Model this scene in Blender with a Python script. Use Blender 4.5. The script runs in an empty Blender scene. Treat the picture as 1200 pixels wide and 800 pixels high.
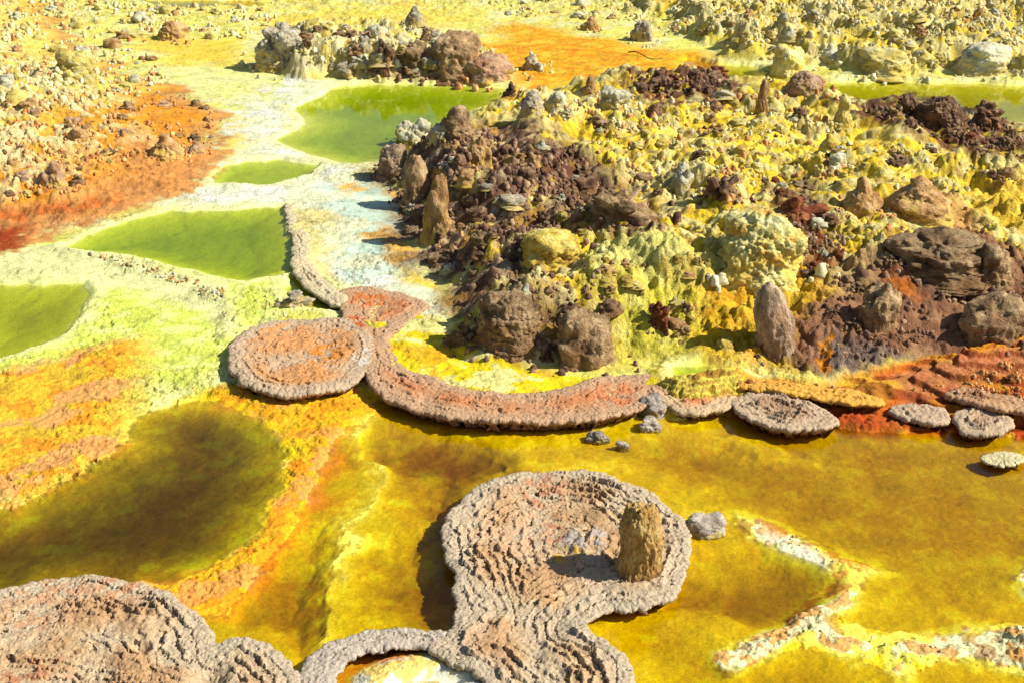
import bpy, math, random, time
import numpy as np
from mathutils import Vector, Matrix
T0 = time.time()
f32 = np.float32
rnd = random.Random(11)
scene = bpy.context.scene
COL = scene.collection

# ------------------------------------------------------------------ noise
_r = np.random.RandomState(5)
P = np.concatenate([_r.permutation(256)] * 2).astype(np.int32)
_a = _r.rand(256) * 2 * np.pi
GX, GY = np.cos(_a).astype(f32), np.sin(_a).astype(f32)
_g = _r.normal(size=(256, 3)); _g /= np.linalg.norm(_g, axis=1)[:, None]
G3 = _g.astype(f32)
RV = _r.rand(256, 4).astype(f32)


def ss(a, b, t):
    t = np.clip((t - a) / (b - a), 0, 1)
    return t * t * (3 - 2 * t)


def perlin2(x, y, s=0):
    xi = np.floor(x).astype(np.int32); yi = np.floor(y).astype(np.int32)
    xf = (x - xi).astype(f32); yf = (y - yi).astype(f32)
    u = xf * xf * xf * (xf * (xf * 6 - 15) + 10); v = yf * yf * yf * (yf * (yf * 6 - 15) + 10)
    a = P[(xi + s * 17) & 255]; b = P[(xi + 1 + s * 17) & 255]
    y0 = yi & 255; y1 = (yi + 1) & 255

    def g(h, dx, dy): return GX[h] * dx + GY[h] * dy
    n00 = g(P[a + y0], xf, yf); n01 = g(P[a + y1], xf, yf - 1)
    n10 = g(P[b + y0], xf - 1, yf); n11 = g(P[b + y1], xf - 1, yf - 1)
    c = n00 + (n10 - n00) * u; d = n01 + (n11 - n01) * u
    return (c + (d - c) * v) * f32(1.4)


def fbm(x, y, o=4, s=0, g=0.5):
    t = 0; a = 1.0
    for i in range(o):
        t = t + perlin2(x, y, s + i) * f32(a)
        x = x * 2.03 + 3.7; y = y * 2.03 + 1.3; a *= g
    return t


def domes(x, y, s=0, r=0.62, keep=0.65):
    """hemispherical lumps, one per cell, some cells empty"""
    xi = np.floor(x).astype(np.int32); yi = np.floor(y).astype(np.int32)
    best = np.zeros(x.shape, f32)
    for dx in (-1, 0, 1):
        for dy in (-1, 0, 1):
            h = P[P[(xi + dx + s * 31) & 255] + ((yi + dy) & 255)]
            rv = RV[h]
            ex = x - (xi + dx + 0.15 + 0.7 * rv[..., 0]); ey = y - (yi + dy + 0.15 + 0.7 * rv[..., 1])
            R = r * (0.45 + 0.75 * rv[..., 2])
            q = 1 - (ex * ex + ey * ey) / (R * R)
            val = np.sqrt(np.clip(q, 0, 1)) * R * (rv[..., 3] < keep)
            best = np.maximum(best, val)
    return best.astype(f32)


def worley3(p, s=0):
    pi = np.floor(p).astype(np.int32)
    best = np.full(p.shape[0], 9, f32)
    for dx in (-1, 0, 1):
        for dy in (-1, 0, 1):
            hh = P[P[(pi[:, 0] + dx + s * 13) & 255] + ((pi[:, 1] + dy) & 255)]
            for dz in (-1, 0, 1):
                h = P[hh + ((pi[:, 2] + dz) & 255)]
                rv = RV[h]
                ex = p[:, 0] - (pi[:, 0] + dx + rv[:, 0]); ey = p[:, 1] - (pi[:, 1] + dy + rv[:, 1]); ez = p[:, 2] - (pi[:, 2] + dz + rv[:, 2])
                best = np.minimum(best, ex * ex + ey * ey + ez * ez)
    return np.sqrt(best)


def perlin3(p, s=0):
    pi = np.floor(p).astype(np.int32); pf = (p - pi).astype(f32)
    w = pf * pf * pf * (pf * (pf * 6 - 15) + 10)
    res = 0
    for dx in (0, 1):
        for dy in (0, 1):
            hh = P[P[(pi[:, 0] + dx + s * 13) & 255] + ((pi[:, 1] + dy) & 255)]
            for dz in (0, 1):
                g = G3[P[hh + ((pi[:, 2] + dz) & 255)]]
                n = g[:, 0] * (pf[:, 0] - dx) + g[:, 1] * (pf[:, 1] - dy) + g[:, 2] * (pf[:, 2] - dz)
                wx = w[:, 0] if dx else 1 - w[:, 0]; wy = w[:, 1] if dy else 1 - w[:, 1]; wz = w[:, 2] if dz else 1 - w[:, 2]
                res = res + n * wx * wy * wz
    return res * f32(1.5)


def fbm3(p, o=4, s=0, g=0.5):
    t = 0; a = 1
    for i in range(o):
        t = t + a * perlin3(p, s + i); p = p * 2.03 + 1.7; a *= g
    return t


# ------------------------------------------------------------------ camera model
CAMH = 4.0; F = 1490.0; PITCH = math.radians(24.5)
CT, ST = math.cos(PITCH), math.sin(PITCH)


def unproj(u, v, z=0.0):
    a = (u - 600) / F; b = (400 - v) / F
    d = np.array([a, CT + b * ST, -ST + b * CT])
    t = (z - CAMH) / d[2]
    return d[0] * t, d[1] * t


def polyw(px, z=0.0):
    return np.array([unproj(u, v, z) for u, v in px], f32)


def proj(x, y, z):
    a = y * CT - (z - CAMH) * ST; b = y * ST + (z - CAMH) * CT
    return 600 + F * x / a, 400 - F * b / a


def sdf(poly, x, y, margin=1.5, closed=True):
    """signed distance to polygon (positive inside), cut off at -margin; open polyline: minus distance"""
    out = np.full(x.shape, -margin, f32)
    lo = poly.min(0) - margin; hi = poly.max(0) + margin
    m = (x > lo[0]) & (x < hi[0]) & (y > lo[1]) & (y < hi[1])
    if not m.any(): return out
    X = x[m]; Y = y[m]
    d2 = np.full(X.shape, 1e9, f32); ins = np.zeros(X.shape, bool)
    n = len(poly)
    for i in range(n if closed else n - 1):
        ax, ay = poly[i]; bx, by = poly[(i + 1) % n]
        ex, ey = bx - ax, by - ay
        t = np.clip(((X - ax) * ex + (Y - ay) * ey) / (ex * ex + ey * ey + 1e-12), 0, 1)
        d2 = np.minimum(d2, (X - ax - t * ex) ** 2 + (Y - ay - t * ey) ** 2)
        if closed and ay != by:
            ins ^= ((ay > Y) != (by > Y)) & (X < (bx - ax) * (Y - ay) / (by - ay) + ax)
    d = np.sqrt(d2)
    out[m] = np.where(ins, d, -d) if closed else -d
    return out


def lin(r, g, b):
    c = np.array([r, g, b], f32) / 255
    return np.where(c <= 0.04045, c / 12.92, ((c + 0.055) / 1.055) ** 2.4)


# ------------------------------------------------------------------ terrain layout (outlines on the ground)
LOW = polyw([(-400, 620), (0, 592), (60, 572), (130, 536), (150, 490), (250, 452), (330, 452), (420, 452), (520, 478), (640, 480), (750, 472), (860, 480), (1000, 478), (1060, 486), (1110, 500), (1200, 500), (1500, 520), (1700, 1200), (-700, 1200)])
UPPER = polyw([(330, 235), (350, 300), (360, 325), (400, 352), (430, 385), (438, 420), (470, 448), (560, 468), (640, 474), (720, 462), (790, 444), (870, 440), (960, 447), (1060, 438), (1120, 430), (1200, 412), (1600, 410), (1600, 100), (900, 130), (600, 110), (520, 160), (440, 190)], 0.12)
MOUND = polyw([(447, 212), (466, 262), (498, 310), (530, 355), (545, 398), (600, 420), (690, 432), (790, 424), (850, 434), (960, 446), (1060, 432), (1200, 412), (1500, 400), (1600, 330), (1500, 176), (1180, 146), (1020, 116), (900, 102), (760, 98), (640, 114), (580, 140), (520, 162), (470, 182)], 0.12)
LHILL = polyw([(-400, 330), (0, 292), (60, 278), (130, 258), (190, 236), (250, 200), (276, 170), (258, 135), (215, 105), (150, 82), (100, 60), (60, 20), (100, -30), (60, -100), (-600, -100)], 0.1)
BBANK = polyw([(296, 88), (340, 98), (390, 96), (440, 99), (520, 99), (592, 97), (606, 84), (575, 62), (470, 45), (380, 40), (320, 55)], 0.1)
FBANK = polyw([(840, 74), (900, 80), (960, 92), (1040, 96), (1120, 93), (1200, 98), (1500, 120), (1700, -120), (600, -120), (690, 0), (780, 45)], 0.1)
PONDS = {  # name: outline, water level, depth, soft edge
    'green': ([(70, 291), (130, 266), (200, 249), (270, 244), (332, 243), (340, 262), (352, 300), (350, 318), (318, 326), (290, 331), (262, 331), (232, 318), (185, 305), (135, 297)], 0.072, 0.075, 0.40),
    'back': ([(322, 165), (350, 148), (345, 128), (385, 106), (420, 99), (530, 100), (598, 106), (590, 120), (555, 132), (530, 160), (490, 185), (450, 190), (400, 192), (355, 182)], 0.10, 0.065, 0.6),
    'puddle': ([(243, 207), (262, 194), (320, 188), (376, 194), (372, 206), (335, 215), (300, 219), (250, 216)], 0.085, 0.035, 0.2),
    'left': ([(-60, 340), (0, 336), (95, 331), (106, 345), (98, 368), (70, 395), (30, 412), (-60, 440)], 0.028, 0.085, 0.5),
    'notch': ([(338, 326), (372, 330), (408, 352), (396, 366), (352, 356), (330, 340)], 0.042, 0.03, 0.15),
    'far': ([(800, 70), (850, 76), (905, 82), (960, 96), (1040, 98), (1120, 97), (1200, 101), (1450, 110), (1450, 175), (1200, 172), (1000, 150), (880, 120), (800, 95)], 0.085, 0.055, 0.5),
    'edge': ([(170, 0), (330, 2), (320, 9), (230, 13), (180, 8), (100, -8), (100, -30), (350, -30)], 0.10, 0.08, 0.5),
    'slot': ([(786, 432), (830, 425), (856, 430), (850, 440), (812, 446), (786, 442)], 0.115, 0.02, 0.06),
    'basin': ([(452, 800), (470, 789), (510, 787), (540, 795), (560, 830), (430, 830)], 0.03, 0.04, 0.08),
}
PONDS = {k: (polyw(p, z), z, d, s) for k, (p, z, d, s) in PONDS.items()}
DEEP = [  # outline, depth, soft
    ([(-60, 600), (0, 602), (60, 580), (120, 548), (145, 500), (200, 478), (262, 480), (302, 498), (318, 530), (312, 580), (285, 618), (235, 648), (160, 668), (60, 690), (0, 720), (-100, 760)], 0.15, 0.6),
    ([(440, 512), (520, 497), (590, 515), (615, 545), (560, 562), (530, 590), (515, 640), (525, 690), (520, 730), (440, 738), (430, 705), (455, 650), (480, 600), (460, 560)], 0.19, 0.36),
    ([(268, 722), (320, 692), (368, 652), (398, 620), (400, 690), (385, 730), (350, 760), (300, 738)], 0.16, 0.28),
    ([(330, 600), (372, 560), (408, 520), (430, 530), (400, 590), (372, 630), (345, 640)], 0.025, 0.2),
    ([(760, 512), (850, 500), (1000, 490), (1200, 520), (1450, 540), (1450, 700), (1200, 680), (1100, 748), (1022, 730), (985, 668), (900, 620), (850, 590), (790, 560)], 0.062, 0.4),
    ([(800, 655), (880, 632), (940, 660), (975, 684), (955, 740), (890, 720), (840, 712), (760, 720)], 0.12, 0.25),
    ([(700, 735), (800, 725), (880, 760), (950, 770), (1050, 800), (1300, 830), (1300, 900), (740, 900)], 0.045, 0.3),
    ([(690, 500), (790, 495), (880, 530), (800, 560), (700, 530)], 0.03, 0.25),
]
DEEP = [(polyw(p), d, s) for p, d, s in DEEP]
RAISE = [  # crusts that stand clear of the amber water: outline, height, soft
    ([(-100, 560), (-100, 400), (60, 412), (158, 400), (172, 440), (150, 476), (135, 530), (60, 568), (0, 588)], 0.03, 0.25),
    ([(250, 462), (318, 450), (420, 452), (440, 478), (415, 508), (402, 535), (390, 575), (358, 632), (322, 684), (262, 724), (200, 712), (150, 672), (230, 655), (285, 628), (312, 600), (330, 565), (330, 520), (300, 488)], 0.028, 0.14),
    ([(520, 500), (560, 503), (590, 530), (610, 550), (600, 550), (575, 530)], 0.014, 0.05),
    ([(440, 480), (456, 540), (418, 610), (432, 650), (400, 700), (394, 735), (384, 740), (392, 690), (410, 655), (404, 610), (436, 545), (425, 495)], 0.027, 0.15),
    ([(650, 548), (700, 510), (760, 520), (790, 575), (760, 575), (720, 555)], 0.008, 0.12),
    ([(840, 505), (905, 520), (950, 535), (970, 552), (940, 555), (890, 535), (850, 520)], 0.026, 0.07),
    ([(700, 720), (760, 712), (800, 722), (840, 715), (880, 752), (960, 745), (950, 762), (880, 775), (840, 790), (790, 800), (770, 745)], 0.012, 0.15),
]
RAISE += [  # shallow yellow margins round the terraces
    ([(530, 620), (545, 585), (580, 560), (630, 548), (690, 548), (745, 562), (790, 585), (815, 610), (825, 640), (815, 675), (795, 705), (758, 718), (700, 720), (690, 735), (735, 760), (755, 800), (760, 850), (640, 850), (560, 730), (545, 660)], 0.016, 0.14),
    ([(800, 605), (830, 595), (860, 612), (830, 634), (800, 625)], 0.02, 0.10),
    ([(430, 470), (520, 492), (640, 500), (750, 490), (800, 484), (860, 478), (990, 500), (1100, 500), (1200, 515), (1300, 500), (1300, 440), (430, 440)], 0.016, 0.2)]
RAISE = [(polyw(p), d, s) for p, d, s in RAISE]
RIDGES = [([(890, 616), (925, 632), (955, 648), (990, 665), (985, 690), (960, 712), (950, 728), (985, 748), (1025, 766), (1080, 765), (1140, 752), (1200, 760), (1300, 775)], 0.030, 0.17),
          ([(990, 665), (1040, 670)], 0.025, 0.07), ([(950, 728), (900, 752), (850, 770)], 0.022, 0.10), ([(1050, 768), (1060, 800), (1040, 840)], 0.035, 0.14),
          ([(1230, 640), (1205, 680), (1220, 700)], 0.035, 0.10), ([(1200, 745), (1230, 770)], 0.035, 0.12)]
RIDGES = [(polyw(p), h, w) for p, h, w in RIDGES]
DAM = polyw([(40, 296), (72, 296), (110, 303), (150, 306), (185, 318), (225, 334), (250, 342), (266, 356), (268, 385)], 0.08)
SHELF = polyw([(765, 468), (775, 446), (850, 434), (960, 446), (1060, 428), (1200, 405), (1400, 400), (1400, 500), (1110, 498), (1040, 490), (990, 484), (880, 476)], 0.1)


def H(x, y):
    """ground height at x, y and the masks that its look needs"""
    M = {}
    v0 = proj(x, y, np.zeros_like(x))[1]
    sc = np.clip(y / 9.0, 0.6, 2.5)
    n1 = fbm(x * 1.3, y * 1.3, 4, 1); n2 = fbm(x * 1.3 + 40, y * 1.3, 4, 5)
    n3 = fbm(x * 7, y * 7, 3, 9)
    wx = x + 0.07 * sc * n1 + 0.02 * sc * n3; wy = y + 0.10 * sc * n2 - 0.02 * sc * n3
    M['n1'], M['n2'], M['n3'] = n1, n2, n3
    lx = x + 0.30 * n1 + 0.15 * n3; ly = y + 0.45 * n2 - 0.15 * n3
    z = np.interp(v0, [-290, -40, 60, 180, 240, 330, 400, 455, 500], [.28, .20, .16, .125, .10, .06, .04, .02, .0]).astype(f32)
    low = sdf(LOW, wx, wy, 1.0); wl = ss(-0.04, 0.14, low)
    z = z - wl * (0.012 + 0.004 * n1)
    qx = wx + 0.09 * n1 + 0.02 * n3; qy = wy + 0.12 * n2 + 0.02 * n3
    for p, d, s in DEEP:
        q = sdf(p, qx, qy, 1.0); w = ss(-0.35 * s, s, q)
        z = z - 0.5 * d * w * (1 + 0.1 * n2)
    for p, h, s in RAISE:
        q = sdf(p, qx, qy, 1.0); z = z + (h if h >= .026 else .5 * h) * ss(-0.6 * s, s, q) * (1 + 0.3 * n1)
    ret = (1 - np.abs(fbm(wx * 2.1, wy * 2.1, 3, 91))) ** 6; M['ret'] = ret
    clo = fbm(wx * 1.6 + 3, wy * 1.6, 4, 93); M['clo'] = clo
    z = z + wl * (-0.006 * ss(-.3, .6, clo))
    M['low'] = wl
    dam = sdf(DAM, wx, wy, 1.0, False)
    # the dam: scalloped step below the green pool
    sc_n = domes(x * 6, y * 6, 3)
    M['dam'] = np.exp(-(dam / 0.10) ** 2)
    z = z + M['dam'] * (0.018 + 0.05 * sc_n)
    up = sdf(UPPER, wx * 0.4 + x * 0.6, wy * 0.4 + y * 0.6, 1.0)
    wu = ss(-0.02, 0.07, up)
    z = z * (1 - wu) + wu * np.maximum(z, 0.082 + 0.018 * n1 + 0.008 * n3)
    M['up'] = wu
    M['wet'] = np.zeros_like(z)
    for k, (p, lev, dep, s) in PONDS.items():
        q = sdf(p, wx * 0.7 + x * 0.3, wy * 0.7 + y * 0.3, 1.0)
        inn = ss(-0.04, 0.03, q)
        band = ss(-0.22, -0.06, q)
        z = z * (1 - band) + band * np.clip(z, lev + 0.014 + 0.006 * n3, lev + 0.05)
        z = z * (1 - inn) + inn * (lev + 0.004 - (dep + 0.012) * np.clip(q / s + .03, 0, 1) ** 0.8 * (1 + 0.15 * n2 + 0.12 * n1))
        M['wet'] = np.maximum(M['wet'], inn)
        M['s_' + k] = q
    rg = np.zeros_like(z)
    for p, h, w in RIDGES:
        q = sdf(p, wx, wy, 1.0, False); e = np.exp(-(q / w) ** 2)
        e = e * (0.95 + 0.45 * n2 + 0.15 * n3); rg = np.maximum(rg, e); z = z + 0.85 * h * e * (1 + 0.4 * n1)
    M['ridge'] = rg
    # rising ground
    md = sdf(MOUND, wx, wy, 3.5)
    px, _ = proj(x, y, np.full_like(x, 0.3))
    soft = np.interp(px, [430, 600, 760, 900, 1100, 1300], [0.55, 0.8, 1.35, 1.5, 1.6, 1.6]).astype(f32)
    back = ss(12.5, 18, y)
    top = np.interp(px, [430, 560, 700, 900, 1050, 1250], [.38, .42, .38, .34, .36, .34]).astype(f32) * (1 - 0.25 * back)
    mm = ss(0, 1, np.clip(md / (soft * (1 - 0.55 * back)), 0, 1)); mm = np.where(md > 0, mm, 0)
    z = z + mm * top * (1 + 0.34 * n1 + 0.22 * n2)
    for u_, v_, r_, h_ in ((735, 318, .55, .10), (790, 322, .5, .10), (845, 345, .45, .08), (760, 352, .5, .07), (820, 380, .5, .06), (1010, 360, .8, .10), (1120, 350, .8, .10), (600, 372, .5, .10)):
        bx_, by_ = unproj(u_, v_, .25); q_ = np.sqrt((wx - bx_) ** 2 + (wy - by_) ** 2) / r_
        z = z + h_ * np.clip(1 - q_ ** 2, 0, 1) ** .7
    M['mound'] = ss(-0.02, 0.25, md); M['md'] = md
    lh = sdf(LHILL, lx, ly, 3.5); lm = ss(0, 2.6, lh)
    z = z + lm * (0.42 + 0.15 * n1)
    M['lh'] = ss(0, 0.6, lh); M['lhd'] = lh
    bb = sdf(BBANK, 0.5 * (wx + lx), 0.5 * (wy + ly), 2.0); z = z + ss(0, 0.7, bb) * (0.33 + 0.1 * n2); M['bb'] = ss(0, .3, bb)
    fb = sdf(FBANK, 0.5 * (wx + lx), 0.5 * (wy + ly), 3.5); z = z + ss(0, 0.9, fb) * (0.28 + 0.16 * n1 + 0.10 * n2); M['fb'] = ss(0, .6, fb)
    far = ss(60, -10, v0); M['far'] = far
    # terraced shelf at the right
    sh = sdf(SHELF, wx, wy, 1.0); M['sh'] = ss(-0.02, 0.08, sh)
    st = 0.034
    lw = sdf(LOW, x, y, 1.2)
    zz = np.maximum(z - 0.08 * wu * (1 - mm), 0) + 0.018 + 0.17 * np.clip(-lw / 0.8, 0, 1) + 0.05 * n2
    fr = zz / st - np.floor(zz / st); d3_ = domes(x * 16, y * 16, 23, .6, .7); M['step'] = fr * M['sh']
    zq = (np.floor(zz / st) + ss(0.72, 1.0, fr)) * st + 0.02 * d3_ * (0.4 + n1)
    z = z * (1 - M['sh']) + M['sh'] * zq
    # roughness of the ground
    dry = 1 - np.maximum(M['wet'], wl * (1 - ss(-0.02, 0.03, z)))
    R = np.clip(np.maximum.reduce([M['mound'] * (0.35 + 0.65 * ss(-.3, .25, fbm(x * .8 + 2, y * .8, 3, 95) - 0.35 * ss(3.2, 4.5, x) * ss(10, 11.5, y))), 0.85 * M['lh'] * ss(0.2, 2.0, lh), M['bb'], M['fb'] * 0.9, far]), 0, 1)
    M['rough'] = R
    bl = 0.5 + 0.5 * n1
    d1 = domes(x * 2.6, y * 2.6, 11, .62, .5); d2 = domes(x * 6 + 3, y * 6, 13, .6, .6)
    d3 = domes(x * 14, y * 14 + 5, 17, .6, .75)
    fs = 1 + 0.8 * ss(10, 22, y)
    rid = 1 - np.abs(fbm(x * 4.2, y * 4.2, 4, 21))
    cut = np.clip(rid, 0, 1) ** 4
    dark = M.setdefault('dk', np.zeros_like(z))
    z = z + R * dry * (d1 * 0.055 * fs * bl + d2 * 0.045 * fs * (1 - 0.5 * ss(16, 26, y)) + 0.038 * d3 * fs * (1 - ss(11, 19, y)) - 0.035 * cut + 0.02 * n3)
    M['d'] = d1 * 0.6 + d2 * 0.9; M['d3'] = d3; M['cut'] = cut
    fine = fbm(x * 26, y * 26, 3, 27)
    nr1 = 1 - ss(6.5, 11, y); nr2 = 1 - ss(10, 18, y)
    z = z + dry * (0.006 + 0.010 * R) * fine * nr1 + dry * 0.022 * R * fbm(x * 9 + 5, y * 9, 3, 29) * (1 - nr1)
    d4 = domes(x * 30, y * 30, 19, .55, .6)
    z = z + dry * (1 - 0.6 * R) * (0.014 * d4 * ss(-0.2, 0.5, n2) + 0.02 * d3 * ss(0.1, 0.6, n1))
    z = z + 0.018 * rg * dry * (d4 * .5 + d3 * .6)
    pit = ss(.22, .55, fbm(x * 15, y * 15, 3, 83)) * ss(-.4, .3, n2 + .5 * n1)
    z = z - dry * 0.013 * pit * (1 - ss(9, 15, y)); M['pit'] = pit
    z = z + dry * R * 0.035 * (0.25 - np.abs(fbm(x * 6.3, y * 6.3, 3, 87))) * (1 - .5 * ss(14, 24, y))
    M['fine'] = fine; M['dry'] = dry; M['d4'] = d4
    # wet bed ripples
    z = z + (1 - dry) * 0.0015 * fine * (M['wet'] < 0.2)
    return z.astype(f32), M


# ------------------------------------------------------------------ height lookup
CX0, CX1, CY0, CY1, CS = -14.0, 14.0, 3.5, 34.0, 0.04
cx = np.arange(CX0, CX1, CS, dtype=f32); cy = np.arange(CY0, CY1, CS, dtype=f32)
gx, gy = np.meshgrid(cx, cy)
from concurrent.futures import ThreadPoolExecutor


def HP(x, y):
    with ThreadPoolExecutor(4) as ex: res = list(ex.map(lambda c: H(*c), zip(np.array_split(x, 12), np.array_split(y, 12))))
    return np.concatenate([a for a, _ in res]), {k: np.concatenate([m[k] for _, m in res]) for k in res[0][1]}


CZ, _ = HP(gx, gy)
print('cache', time.time() - T0)


def zat(x, y):
    i = np.clip(((np.asarray(x) - CX0) / CS).astype(int), 0, len(cx) - 1); j = np.clip(((np.asarray(y) - CY0) / CS).astype(int), 0, len(cy) - 1)
    return CZ[j, i]


def hits(uv):
    uv = np.asarray(uv, float)
    a = (uv[:, 0] - 600) / F; b = (400 - uv[:, 1]) / F
    dx, dy, dz = a, CT + b * ST, -ST + b * CT
    tmax = CAMH / -dz; tmin = (CAMH - 2.2) / -dz
    s = np.linspace(0, 1, 700)[None, :]
    t = tmin[:, None] + (tmax - tmin)[:, None] * s
    X = dx[:, None] * t; Y = dy[:, None] * t; Z = CAMH + dz[:, None] * t
    below = Z < zat(X, Y); below[:, -1] = True
    k = below.argmax(1); r = np.arange(len(uv))
    return np.stack([X[r, k], Y[r, k], Z[r, k]], 1)


def zone(px):
    return hits(px)[:, :2].astype(f32)


# ------------------------------------------------------------------ mesh helpers
def mesh_np(name, verts, faces, smooth=True):
    me = bpy.data.meshes.new(name)
    verts = np.ascontiguousarray(verts, f32); faces = np.ascontiguousarray(faces, np.int32)
    n, k = faces.shape
    me.vertices.add(len(verts)); me.vertices.foreach_set('co', verts.ravel())
    me.loops.add(n * k); me.loops.foreach_set('vertex_index', faces.ravel())
    me.polygons.add(n); me.polygons.foreach_set('loop_start', np.arange(0, n * k, k, dtype=np.int32))
    me.polygons.foreach_set('use_smooth', np.full(n, smooth))
    me.update(calc_edges=True)
    return me


def set_col(me, col, name='tint', grain=None):
    a = me.color_attributes.new(name, 'FLOAT_COLOR', 'POINT')
    c = np.ones((len(col), 4), f32); c[:, :3] = col
    if grain is not None: c[:, 3] = grain
    a.data.foreach_set('color', c.ravel())


def link(name, me, mat=None, parent=None):
    o = bpy.data.objects.new(name, me); COL.objects.link(o)
    if mat is not None and me is not None and not me.materials: me.materials.append(mat)
    if parent: o.parent = parent
    return o


def tag(o, label=None, cat=None, group=None, kind=None):
    if label: o['label'] = label
    if cat: o['category'] = cat
    if group: o['group'] = group
    if kind: o['kind'] = kind
    return o


def empty(name, loc):
    o = bpy.data.objects.new(name, None); COL.objects.link(o); o.location = loc; o.empty_display_size = 0.05
    return o


# ------------------------------------------------------------------ materials
def nodes(name):
    m = bpy.data.materials.new(name); m.use_nodes = True
    nt = m.node_tree; b = nt.nodes['Principled BSDF']
    return m, nt, b


def N(nt, t, **kw):
    n = nt.nodes.new(t)
    for k, v in kw.items():
        if k.startswith('_'): setattr(n, k[1:], v)
        else: n.inputs[k].default_value = v
    return n


def crust(name, attr=None, ramp=None, scale=10.0, bump=0.5, dist=0.01, fine=60.0, rough=0.9, vary=0.25, speck=0.35, coord='Object', spec=0.2, stain=None):
    """mineral crust: tint from a colour attribute or a noise-driven ramp, grain, pits and bump"""
    m, nt, b = nodes(name); L = nt.links.new
    tc = N(nt, 'ShaderNodeTexCoord'); src = tc.outputs[coord]
    if coord == 'Object' and ramp:
        oi = N(nt, 'ShaderNodeObjectInfo'); mul = N(nt, 'ShaderNodeVectorMath', _operation='MULTIPLY_ADD')
        L(src, mul.inputs[0]); mul.inputs[1].default_value = (1, 1, 1)
        cmb = N(nt, 'ShaderNodeMath', _operation='MULTIPLY'); cmb.inputs[1].default_value = 37.0
        L(oi.outputs['Random'], cmb.inputs[0]); L(cmb.outputs[0], mul.inputs[2]); src = mul.outputs[0]
    n1 = N(nt, 'ShaderNodeTexNoise', Scale=scale, Detail=6.0, Roughness=0.62); L(src, n1.inputs['Vector'])
    n2 = N(nt, 'ShaderNodeTexNoise', Scale=fine, Detail=5.0, Roughness=0.7); L(src, n2.inputs['Vector'])
    vo = N(nt, 'ShaderNodeTexVoronoi', Scale=fine * 0.8); L(src, vo.inputs['Vector'])
    if ramp:
        cr = N(nt, 'ShaderNodeValToRGB'); e = cr.color_ramp.elements
        while len(e) < len(ramp): e.new(0.5)
        for el, (p, c) in zip(e, ramp): el.position = p; el.color = (*c, 1)
        L(n1.outputs['Fac'], cr.inputs[0]); base = cr.outputs[0]
    else:
        at = N(nt, 'ShaderNodeVertexColor', _layer_name=attr); base = at.outputs['Color']
    mr = N(nt, 'ShaderNodeMapRange'); mr.inputs['From Min'].default_value = 0.3; mr.inputs['From Max'].default_value = 0.7
    mr.inputs['To Min'].default_value = 1 - speck; mr.inputs['To Max'].default_value = 1 + vary
    L(n2.outputs['Fac'], mr.inputs['Value'])
    mx = N(nt, 'ShaderNodeMix', _data_type='RGBA', _blend_type='MULTIPLY'); mx.inputs[0].default_value = 1
    L(base, mx.inputs[6]); L(mr.outputs[0], mx.inputs[7])
    n3 = N(nt, 'ShaderNodeTexNoise', Scale=fine * 0.36, Detail=4.0, Roughness=0.75); L(src, n3.inputs['Vector'])
    sm = N(nt, 'ShaderNodeMapRange'); sm.inputs['From Min'].default_value = 0.54; sm.inputs['From Max'].default_value = 0.68; sm.inputs['To Max'].default_value = 0.62
    L(n3.outputs['Fac'], sm.inputs['Value']); sf = sm.outputs[0]
    if not ramp and attr == 'tint' and name == 'mineral_ground':
        vc = N(nt, 'ShaderNodeTexVoronoi', Scale=5.0, _feature='DISTANCE_TO_EDGE'); wv = N(nt, 'ShaderNodeVectorMath', _operation='MULTIPLY_ADD'); wv.inputs[1].default_value = (.25, .25, .25); L(n1.outputs['Color'], wv.inputs[0]); L(src, wv.inputs[2]); L(wv.outputs[0], vc.inputs['Vector'])
        ck = N(nt, 'ShaderNodeMapRange'); ck.inputs['From Max'].default_value = .035; ck.inputs['To Min'].default_value = .55; ck.inputs['To Max'].default_value = 0; L(vc.outputs['Distance'], ck.inputs['Value'])
        cm = N(nt, 'ShaderNodeMath', _operation='MULTIPLY'); L(ck.outputs[0], cm.inputs[0]); L(n1.outputs['Fac'], cm.inputs[1]); mxs = N(nt, 'ShaderNodeMath', _operation='MAXIMUM'); L(cm.outputs[0], mxs.inputs[0]); L(sf, mxs.inputs[1]); sf = mxs.outputs[0]
    if not ramp:
        sa = N(nt, 'ShaderNodeMath', _operation='MULTIPLY'); L(sf, sa.inputs[0]); L(at.outputs['Alpha'], sa.inputs[1]); sf = sa.outputs[0]
    dk = N(nt, 'ShaderNodeMix', _data_type='RGBA', _blend_type='MULTIPLY'); dk.inputs[0].default_value = 1; dk.inputs[7].default_value = (.42, .30, .20, 1); L(mx.outputs[2], dk.inputs[6])
    sp = N(nt, 'ShaderNodeMix', _data_type='RGBA'); L(sf, sp.inputs[0]); L(mx.outputs[2], sp.inputs[6]); L(dk.outputs[2], sp.inputs[7]); last = sp.outputs[2]
    if stain:
        sat = N(nt, 'ShaderNodeVertexColor', _layer_name='stain'); sx = N(nt, 'ShaderNodeMix', _data_type='RGBA'); L(sat.outputs['Color'], sx.inputs[0]); L(last, sx.inputs[6]); sx.inputs[7].default_value = (*stain, 1); last = sx.outputs[2]
    hs = N(nt, 'ShaderNodeHueSaturation'); L(last, hs.inputs['Color'])
    if ramp:
        r2 = N(nt, 'ShaderNodeMapRange'); r2.inputs['To Min'].default_value = 0.72; r2.inputs['To Max'].default_value = 1.2
        L(oi.outputs['Random'], r2.inputs['Value']); L(r2.outputs[0], hs.inputs['Value'])
    L(hs.outputs[0], b.inputs['Base Color'])
    b.inputs['Roughness'].default_value = rough; b.inputs['Specular IOR Level'].default_value = spec
    add = N(nt, 'ShaderNodeMath', _operation='MULTIPLY_ADD'); add.inputs[1].default_value = 0.7
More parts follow.
